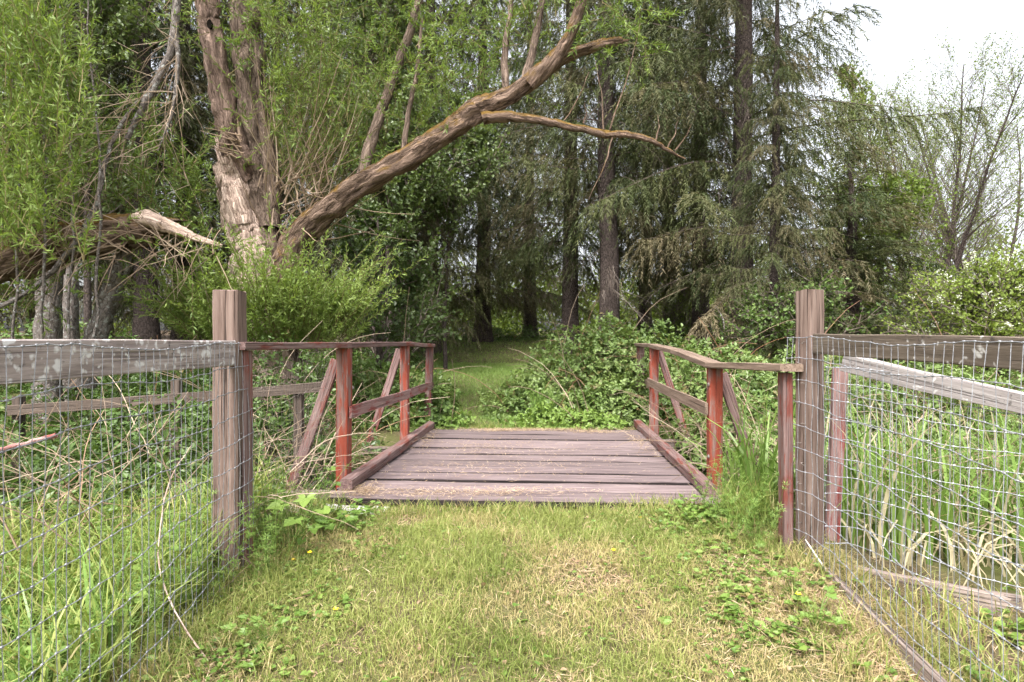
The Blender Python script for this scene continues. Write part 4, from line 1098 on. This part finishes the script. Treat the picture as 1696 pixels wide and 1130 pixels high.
def lawn():
    g = np.random.default_rng(301); a = Acc()
    outside = lambda x, y: np.where((y > 4.42 + 0 * x) & (np.abs(x - .1) < 1.5), .0, 1.0)
    p = scatter(92000, -1.75, 1.95, 1.9, 4.75, g, outside)
    p = np.concatenate([p, scatter(14000, -1.75, 1.95, .6, 1.9, g)])
    dn = dryness(p[:, 0], p[:, 1]); n = len(p)
    edge = sstep(1.0, 1.7, np.abs(p[:, 0] - .05))
    dry = np.where(g.random(n) < dn * .85 + .07, .55 + .45 * g.random(n), .18 * g.random(n))
    H = (.035 + .075 * g.random(n) ** 1.6) * (1 + .9 * edge * g.random(n)) * (1 - .3 * dn) * (.45 + 1.15 * N3(p[:, 0], p[:, 1], 5.5))
    tone = np.clip(.05 + .75 * N2(p[:, 0], p[:, 1], 2.3) + .45 * (g.random(n) - .5) + .15, 0, 1)
    blades(a, p, H, .0032 + .0022 * g.random(n), .35 + 1.1 * g.random(n), tone, dry, g, 2)
    put('lawn_grass', a.mesh('lawn_grass', M['grass']), label='short mown grass with dry yellow patches before the bridge', cat='grass', kind='stuff')
    # beyond the bridge
    a = Acc()
    pathx = lambda y: np.interp(y, [8.4, 12, 16, 22, 26], [-.35, -.35, -.3, .3, .5])
    p = scatter(78000, -3.2, 3.2, 8.35, 17, g, lambda x, y: np.exp(-(np.abs(x - pathx(y)) / (.8 + .14 * (y - 8))) ** 4))
    p = np.concatenate([p, scatter(40000, -6, 8, 14, 27, g, lambda x, y: np.exp(-(np.abs(x - pathx(y)) / (1.0 + .17 * (y - 8))) ** 4))])
    n = len(p); side = np.abs(p[:, 0] - pathx(p[:, 1])) / (.5 + .10 * (p[:, 1] - 8))
    H = .05 + .05 * g.random(n) + .16 * sstep(.9, 1.6, side) * g.random(n)
    blades(a, p, H, .009 + .007 * sstep(9, 18, p[:, 1]), .3 + .9 * g.random(n), np.clip(.25 + .5 * N1(p[:, 0], p[:, 1], 1.4) + .4 * g.random(n), 0, 1), .3 * (g.random(n) < .1), g, 1)
    put('path_grass', a.mesh('path_grass', M['path_grass']), label='green mown grass path leading from the bridge into the wood', cat='grass', kind='stuff')
    # rough tussocks along the edges of the lawn and by the bridge
    a = Acc()
    def tuft(x0, x1, y0, y1, n, h, w, lean=.9, tn=(.2, 1.), dr=.12, segs=4):
        p = scatter(n, x0, x1, y0, y1, g, lambda x, y: .25 + .75 * (N3(x, y, 3.3) > .45))
        k = len(p)
        blades(a, p, h * (.45 + .75 * g.random(k)), w * (.6 + .7 * g.random(k)), lean * (.3 + g.random(k)), tn[0] + (tn[1] - tn[0]) * g.random(k), np.where(g.random(k) < dr, .4 + .6 * g.random(k), 0), g, segs)
    tuft(-3.3, -1.62, 1.3, 4.4, 7000, .52, .014, .8, (.4, 1.), .05)
    tuft(-1.66, -1.25, 2.2, 4.5, 1500, .17, .006, dr=.3)
    tuft(-1.5, -1.2, 4.2, 4.6, 350, .2, .006)
    tuft(1.45, 1.75, 3.9, 4.4, 420, .34, .009, .7)
    tuft(1.35, 1.72, 2.2, 4.0, 900, .14, .006, dr=.4)
    tuft(1.78, 3.4, 1.4, 3.3, 4200, .20, .007, .9, (.5, 1), .5)
    tuft(-1.5, 1.6, 4.30, 4.53, 2600, .12, .005, dr=.35)
    tuft(-1.2, 1.3, 1.9, 4.3, 1500, .11, .0045, 1.0, (.1, .9), .3, 3)
    tuft(-1.2, 1.3, 8.32, 8.6, 900, .12, .008, dr=.2)
    tuft(-3.5, -1.6, 8.2, 9.5, 900, .3, .012)
    tuft(1.6, 2.3, 4.9, 6.4, 400, .6, .014, .7)
    put('rough_grass', a.mesh('rough_grass', M['grass']), label='longer rough grass along the fences and bridge ends', cat='grass', kind='stuff')
lawn()

def reeds():
    g = np.random.default_rng(302)
    for i, (x0, x1, y0, y1, n, h, lab) in enumerate([
            (2.15, 3.2, 3.75, 4.9, 420, 1.05, 'tall iris leaves behind the right wire mesh, nearest the gate post'),
            (3.1, 4.6, 3.5, 4.9, 520, 1.10, 'tall iris leaves at the right edge behind the wire mesh'),
            (1.72, 2.2, 4.2, 4.9, 150, .95, 'bright clump of long leaves beside the right bridge kerb'),
            (.30, .62, 8.75, 9.0, 110, .62, 'bluish grass-like clump at the foot of the bramble mound'),
            (-2.6, -1.75, 2.2, 3.5, 190, .62, 'long bright blades behind the left wire fence')]):
        a = Acc()
        t = thing('iris_clump' if i < 3 else 'grass_clump', lab, 'reeds' if i < 3 else 'grass clump', ((x0 + x1) / 2, (y0 + y1) / 2, gz((x0 + x1) / 2, (y0 + y1) / 2)))
        p = scatter(n, x0, x1, y0, y1, g); k = len(p)
        blades(a, p, h * (.45 + .6 * g.random(k)), .024 * (.6 + .6 * g.random(k)) * (1 if i < 3 else .7), .12 + .8 * g.random(k) ** 2.2, .2 + .8 * g.random(k), np.where(g.random(k) < .16 * (i < 2), .8 + .2 * g.random(k), 0), g, 5, 1.5)
        part('leaves', a, M['reed'], t, kind='stuff')
        if i < 2:
            a = Acc(); m = 170      # last year's papery leaves, bent over
            p = scatter(m, x0, x1, y0 - .15, y1, g)
            blades(a, p, h * (.35 + .45 * g.random(m)), .022, 1.2 + 1.3 * g.random(m), .5 + .5 * g.random(m), .75 + .25 * g.random(m), g, 6, 1.6)
            part('dead_leaves', a, M['reed'], t, kind='stuff')
reeds()

def ground_cover():
    g = np.random.default_rng(303)
    a = Acc()
    def rosette(x0, x1, y0, y1, n, size, zh, tone=(.2, 1), dryp=.05, keep=None):
        p = scatter(n, x0, x1, y0, y1, g, keep or (lambda x, y: sstep(.40, .62, N1(x, y, 2.4) * .6 + N2(x, y, 5) * .4)))
        k = len(p); p[:, 2] += zh * g.random(k)
        ph = g.random(k) * 6.28
        for j in range(3):
            d = np.stack([np.cos(ph + j * 2.1), np.sin(ph + j * 2.1), .15 + .25 * g.random(k)], 1)
            s = size * (.4 + 1.0 * g.random(k) ** 1.5)
            oleaf(a, p, d, np.array([0, 0, 1.]) + rdir(k, g) * .55, s, s * .8, np.clip(tone[0] + (tone[1] - tone[0]) * g.random(k), 0, 1), np.where(g.random(k) < dryp, .7, 0))
    edgeK = lambda x, y: np.clip(.10 + 1.1 * sstep(.55, 1.4, np.abs(x - .05)), 0, 1) * sstep(.42, .6, N1(x, y, 2.4) * .6 + N2(x, y, 5) * .4)
    rosette(-1.6, 1.75, 1.9, 4.4, 9000, .022, .05, (.1, .9), keep=edgeK)
    rosette(-1.6, 1.75, 1.9, 4.4, 500, .038, .06, (.25, .9), keep=edgeK)
    patch = lambda x, y: sstep(.44, .60, N3(x, y, 2.1) * .55 + N1(x, y, 5.5) * .45)
    rosette(1.0, 1.72, 2.0, 4.1, 800, .030, .04, (.25, 1), .10, keep=patch)
    rosette(1.0, 1.72, 2.0, 4.1, 160, .05, .06, (.3, 1), .15, keep=patch)
    rosette(-1.5, -.8, 2.0, 4.2, 600, .030, .04, (.25, 1), .10, keep=patch)
    rosette(-3.3, -1.62, 1.5, 4.3, 2600, .055, .32, (.2, 1))
    rosette(1.15, 1.6, 3.95, 4.4, 260, .035, .10, (.4, 1), keep=lambda x, y: .8 + 0 * x)
    rosette(-1.5, -.95, 3.9, 4.4, 260, .035, .12, (.2, .9), keep=lambda x, y: .8 + 0 * x)
    rosette(1.8, 3.4, 1.5, 3.4, 1100, .045, .10, (.4, 1), .2)
    put('ground_cover', a.mesh('ground_cover', M['forb']), label='low clover and buttercup leaves spread over the lawn edges', cat='weeds', kind='stuff')
    # cleavers: whorls of narrow leaves on weak stems along the left fence
    a = Acc(); n = 620
    b = np.concatenate([scatter(420, -2.6, -1.55, 1.9, 3.9, g), scatter(60, -1.6, -1.25, 3.2, 4.3, g), scatter(60, 1.3, 1.75, 3.6, 4.3, g)])
    C = grow(b, np.array([0, 0, 1.]) + g.normal(size=b.shape) * .3, .25 + .35 * g.random(len(b)), 7, .0, .3, g)
    tubes(a, C, .0016, 3, .6)
    p, tg, t_, ix = sample(C, 8, .1, 1, g)
    u = nrm(np.cross(tg, rdir(len(p), g))); w = np.cross(tg, u)
    for j in range(6):
        an = j * 1.047
        leaf(a, p, u * math.cos(an) + w * math.sin(an) + tg * .35, tg, .028, .006, .35 + .6 * g.random(len(p)), 0)
    put('cleavers', a.mesh('cleavers', M['forb']), label='weak-stemmed whorled weeds along the left fence', cat='weeds', kind='stuff')
    # hay and dead grass
    a = Acc()
    def hay(cx, cyy, rx, ry, n, zf, L=.09):
        n = int(n * (2.2 if L < .06 else 1))
        p = np.stack([cx + rx * g.normal(size=n), cyy + ry * g.normal(size=n)], 1)
        z = zf(p[:, 0], p[:, 1]) + .004 + .02 * g.random(n)
        ph = g.random(n) * 6.28
        d = np.stack([np.cos(ph), np.sin(ph), .18 * g.normal(size=n)], 1)
        leaf(a, np.column_stack([p, z]), d, np.array([0, 0, 1.]) + rdir(n, g) * .4, L * (.4 + .9 * g.random(n)), .0028 + .002 * g.random(n), g.random(n), 0)
    for cx, cyy, rx, ry, n in ((1.45, 3.15, .18, .28, 2000), (1.15, 3.55, .15, .2, 500), (.9, 2.6, .3, .3, 500), (1.62, 2.6, .10, .4, 1400), (-1.3, 2.35, .12, .2, 700), (.40, 3.28, .14, .12, 420), (.19, 2.42, .12, .10, 300), (-1.35, 3.0, .1, .4, 500), (1.5, 3.75, .1, .2, 500), (0, 3.2, 1.0, .8, 1800), (2.3, 2.7, .4, .4, 900), (-.95, 4.3, .25, .1, 400)):
        hay(cx, cyy, rx, ry, n, ground)
    q = scatter(420, -1.6, 1.75, 1.9, 4.5, g); q[:, 2] += .012 + .02 * g.random(420)
    oleaf(a, q, rdir(420, g) * [1, 1, .3], np.array([0, 0, 1.]) + rdir(420, g) * .5, .018 + .03 * g.random(420) ** 2, .014 + .012 * g.random(420), .35 * g.random(420))
    put('dead_grass', a.mesh('dead_grass', M['straw']), label='dry cut grass lying over the lawn and by the right post', cat='dead grass', kind='stuff')
    a = Acc()
    dk = lambda x, y: .052 + 0 * x
    for u, v, ru, rv, n in ((3.45, -.45, .07, .24, 700), (3.55, .2, .05, .3, 260), (3.4, .75, .06, .2, 380), (3.62, 0, .04, .8, 500), (.15, -.7, .08, .5, 420), (.25, -.1, .06, .3, 160), (1.0, -.6, .25, .5, 240), (2.2, -.6, .35, .4, 260), (1.6, .5, .7, .5, 180), (.2, -1.3, .12, .08, 260), (2.8, 1.25, .5, .05, 160), (2.8, -1.28, .4, .05, 160)):
        c = BR(u, v, 0); hay(c[0], c[1], rv, ru, n, dk, .055)
    put('dead_grass', a.mesh('dead_grass', M['straw']), label='scattered wisps of dry grass lying on the bridge planks', cat='dead grass', kind='stuff')
ground_cover()

# ------------------------------------------------------------------ single small things
def lobed(acc, c, d, n, s, tone, g):
    """a big palmate leaf: five pointed lobes round one centre"""
    d = nrm(d[None])[0]; sd_ = nrm(np.cross(d, n)[None])[0]; n = np.cross(sd_, d)
    pts = [c - n * .012]
    ang = [-150, -115, -92, -62, -46, -22, 0, 22, 46, 62, 92, 115, 150]
    rad = [.42, .62, .40, .85, .52, .72, 1.05, .72, .52, .85, .40, .62, .42]
    for a_, r_ in zip(ang, rad):
        a_ = math.radians(a_)
        pts.append(c + (d * math.cos(a_) + sd_ * math.sin(a_)) * r_ * s + n * (g.random() - .5) * .18 * s - n * .10 * s * r_)
    k = len(pts) - 1
    T = [(0, i, i + 1) for i in range(1, k)]
    acc.add(np.array(pts), None, T, tone + (g.random() - .5) * .15)

def big_leaf_plant():
    g = np.random.default_rng(401)
    base = P(487, 905, 3.72); base[2] = gz(base[0], base[1])
    t = thing('leafy_plant', 'lush plant with big lobed leaves beside the left gate post', 'plant', base)
    a = Acc()
    spots = [(465, 834, 3.55, .10, 1.0), (507, 822, 3.62, .10, 1.0), (535, 842, 3.58, .09, .95), (488, 858, 3.5, .10, .75), (520, 872, 3.6, .07, .6), (545, 870, 3.7, .06, .4), (452, 868, 3.65, .06, .5), (500, 892, 3.55, .055, .45), (548, 775, 4.2, .055, .7), (557, 800, 4.2, .05, .4)]
    for i, (px, py, Y, s, tn) in enumerate(spots):
        c = P(px, py, Y)
        tubes(a, smooth_path([base + (g.random(3) - .5) * .04, (base + c) / 2 + [0, 0, .05], c], 7)[None], .003, 4, .6)
        al = Acc(); lobed(al, c, np.array([(px - 500) / 60., -.8, -.35 + .3 * g.random()]), np.array([.1 * (g.random() - .5), -.35, 1.]), s, tn, g)
        part('leaf', al, M['forb'], t)
    part('stems', a, M['forb'], t)
big_leaf_plant()

def leafy_cluster(label, px, py, Y, n, s, seed, tone=.7):
    g = np.random.default_rng(seed)
    x, y = at(px, Y); base = np.array([x, y, gz(x, y)])
    t = thing('leafy_plant', label, 'plant', base)
    a = Acc()
    for i in range(n):
        an = g.random() * 6.28; rr = .04 + .13 * g.random()
        c = base + [math.cos(an) * rr, math.sin(an) * rr, .05 + .10 * g.random()]
        tubes(a, smooth_path([base, (base + c) / 2 + [0, 0, .04], c], 5)[None], .002, 3, .6)
        al = Acc(); lobed(al, c, np.array([math.cos(an), math.sin(an), .1]), np.array([0, -.25, 1.]), s * (.6 + .6 * g.random()), tone, g)
        part('leaf', al, M['forb'], t)
    part('stems', a, M['forb'], t)
leafy_cluster('low plant with rounded leaves in the dry grass right of the lawn', 1352, 1005, 2.85, 13, .045, 411)
leafy_cluster('small broad-leaved plant at the right edge of the lawn, nearer the post', 1315, 955, 3.1, 9, .04, 412)
leafy_cluster('broad-leaved weed at the lower left corner of the lawn by the fence', 445, 1010, 2.75, 10, .042, 413)
leafy_cluster('broad-leaved weed at the left near corner of the bridge deck', 555, 880, 3.95, 10, .05, 414, .4)

def buttercup(px, py, Y, label):
    g = np.random.default_rng(int(px))
    c = P(px, py, Y); b = np.array([c[0] + .01, c[1] + .02, gz(c[0], c[1])])
    t = thing('buttercup', label, 'flower', b, 'yellow buttercups')
    a = Acc(); tubes(a, smooth_path([b, (b + c) / 2 + [.008, 0, 0], c], 6)[None], .0012, 4, .6); part('stem', a, M['forb'], t)
    a = Acc(); th = np.arange(5) * 1.2566 + g.random()
    d = np.stack([np.cos(th), np.sin(th) * .7 - .25, .55 + 0 * th], 1)
    oleaf(a, np.repeat(c[None], 5, 0), d, np.tile([[0, -.3, 1.]], (5, 1)), .016, .015, .5); part('petals', a, M['petal'], t)
for px, py, Y, lab in ((513, 916, 3.45, 'buttercup flower below the big lobed leaves'), (486, 928, 3.5, 'small buttercup just left of the brightest one'), (556, 1010, 2.9, 'buttercup low in the grass at the left of the lawn'),
                       (1016, 912, 3.5, 'lone buttercup in the lawn before the right half of the bridge'), (1322, 985, 2.95, 'buttercup among the broad leaves right of the lawn'), (1060, 858, 4.2, 'buttercup at the near edge of the bridge on the right')):
    buttercup(px, py, Y, lab)

def stick(label, pts, r, mat, name='fallen_branch', cat='branch', dry=.0, tone=.7):
    a = Acc()
    limb(a, pts, r, 14, 6, .15, 71, .006, tone)
    put(name, a.mesh(name, mat, True), label=label, cat=cat)
stick('reddish broken stick caught in the left wire fence', [P(-30, 750, 2.3), P(30, 738, 2.35), P(95, 720, 2.4)], [.006, .010, .011], M['red_mid'])
stick('bare dead sapling in front of the dark spruce', [P(1200, 545, 10.5), P(1196, 525, 10.5), P(1185, 508, 10.5)], [.012, .01, .004], M['grey_bark'], 'dead_sapling', 'sapling')
stick('long pale bent stalk leaning through the left wire fence', [P(345, 1095, 2.6), P(300, 1030, 2.7), P(262, 935, 2.9), P(280, 800, 3.0), P(320, 735, 3.1)], [.004, .004, .004, .0035, .002], M['barewood'], 'dead_stalk', 'stalk')
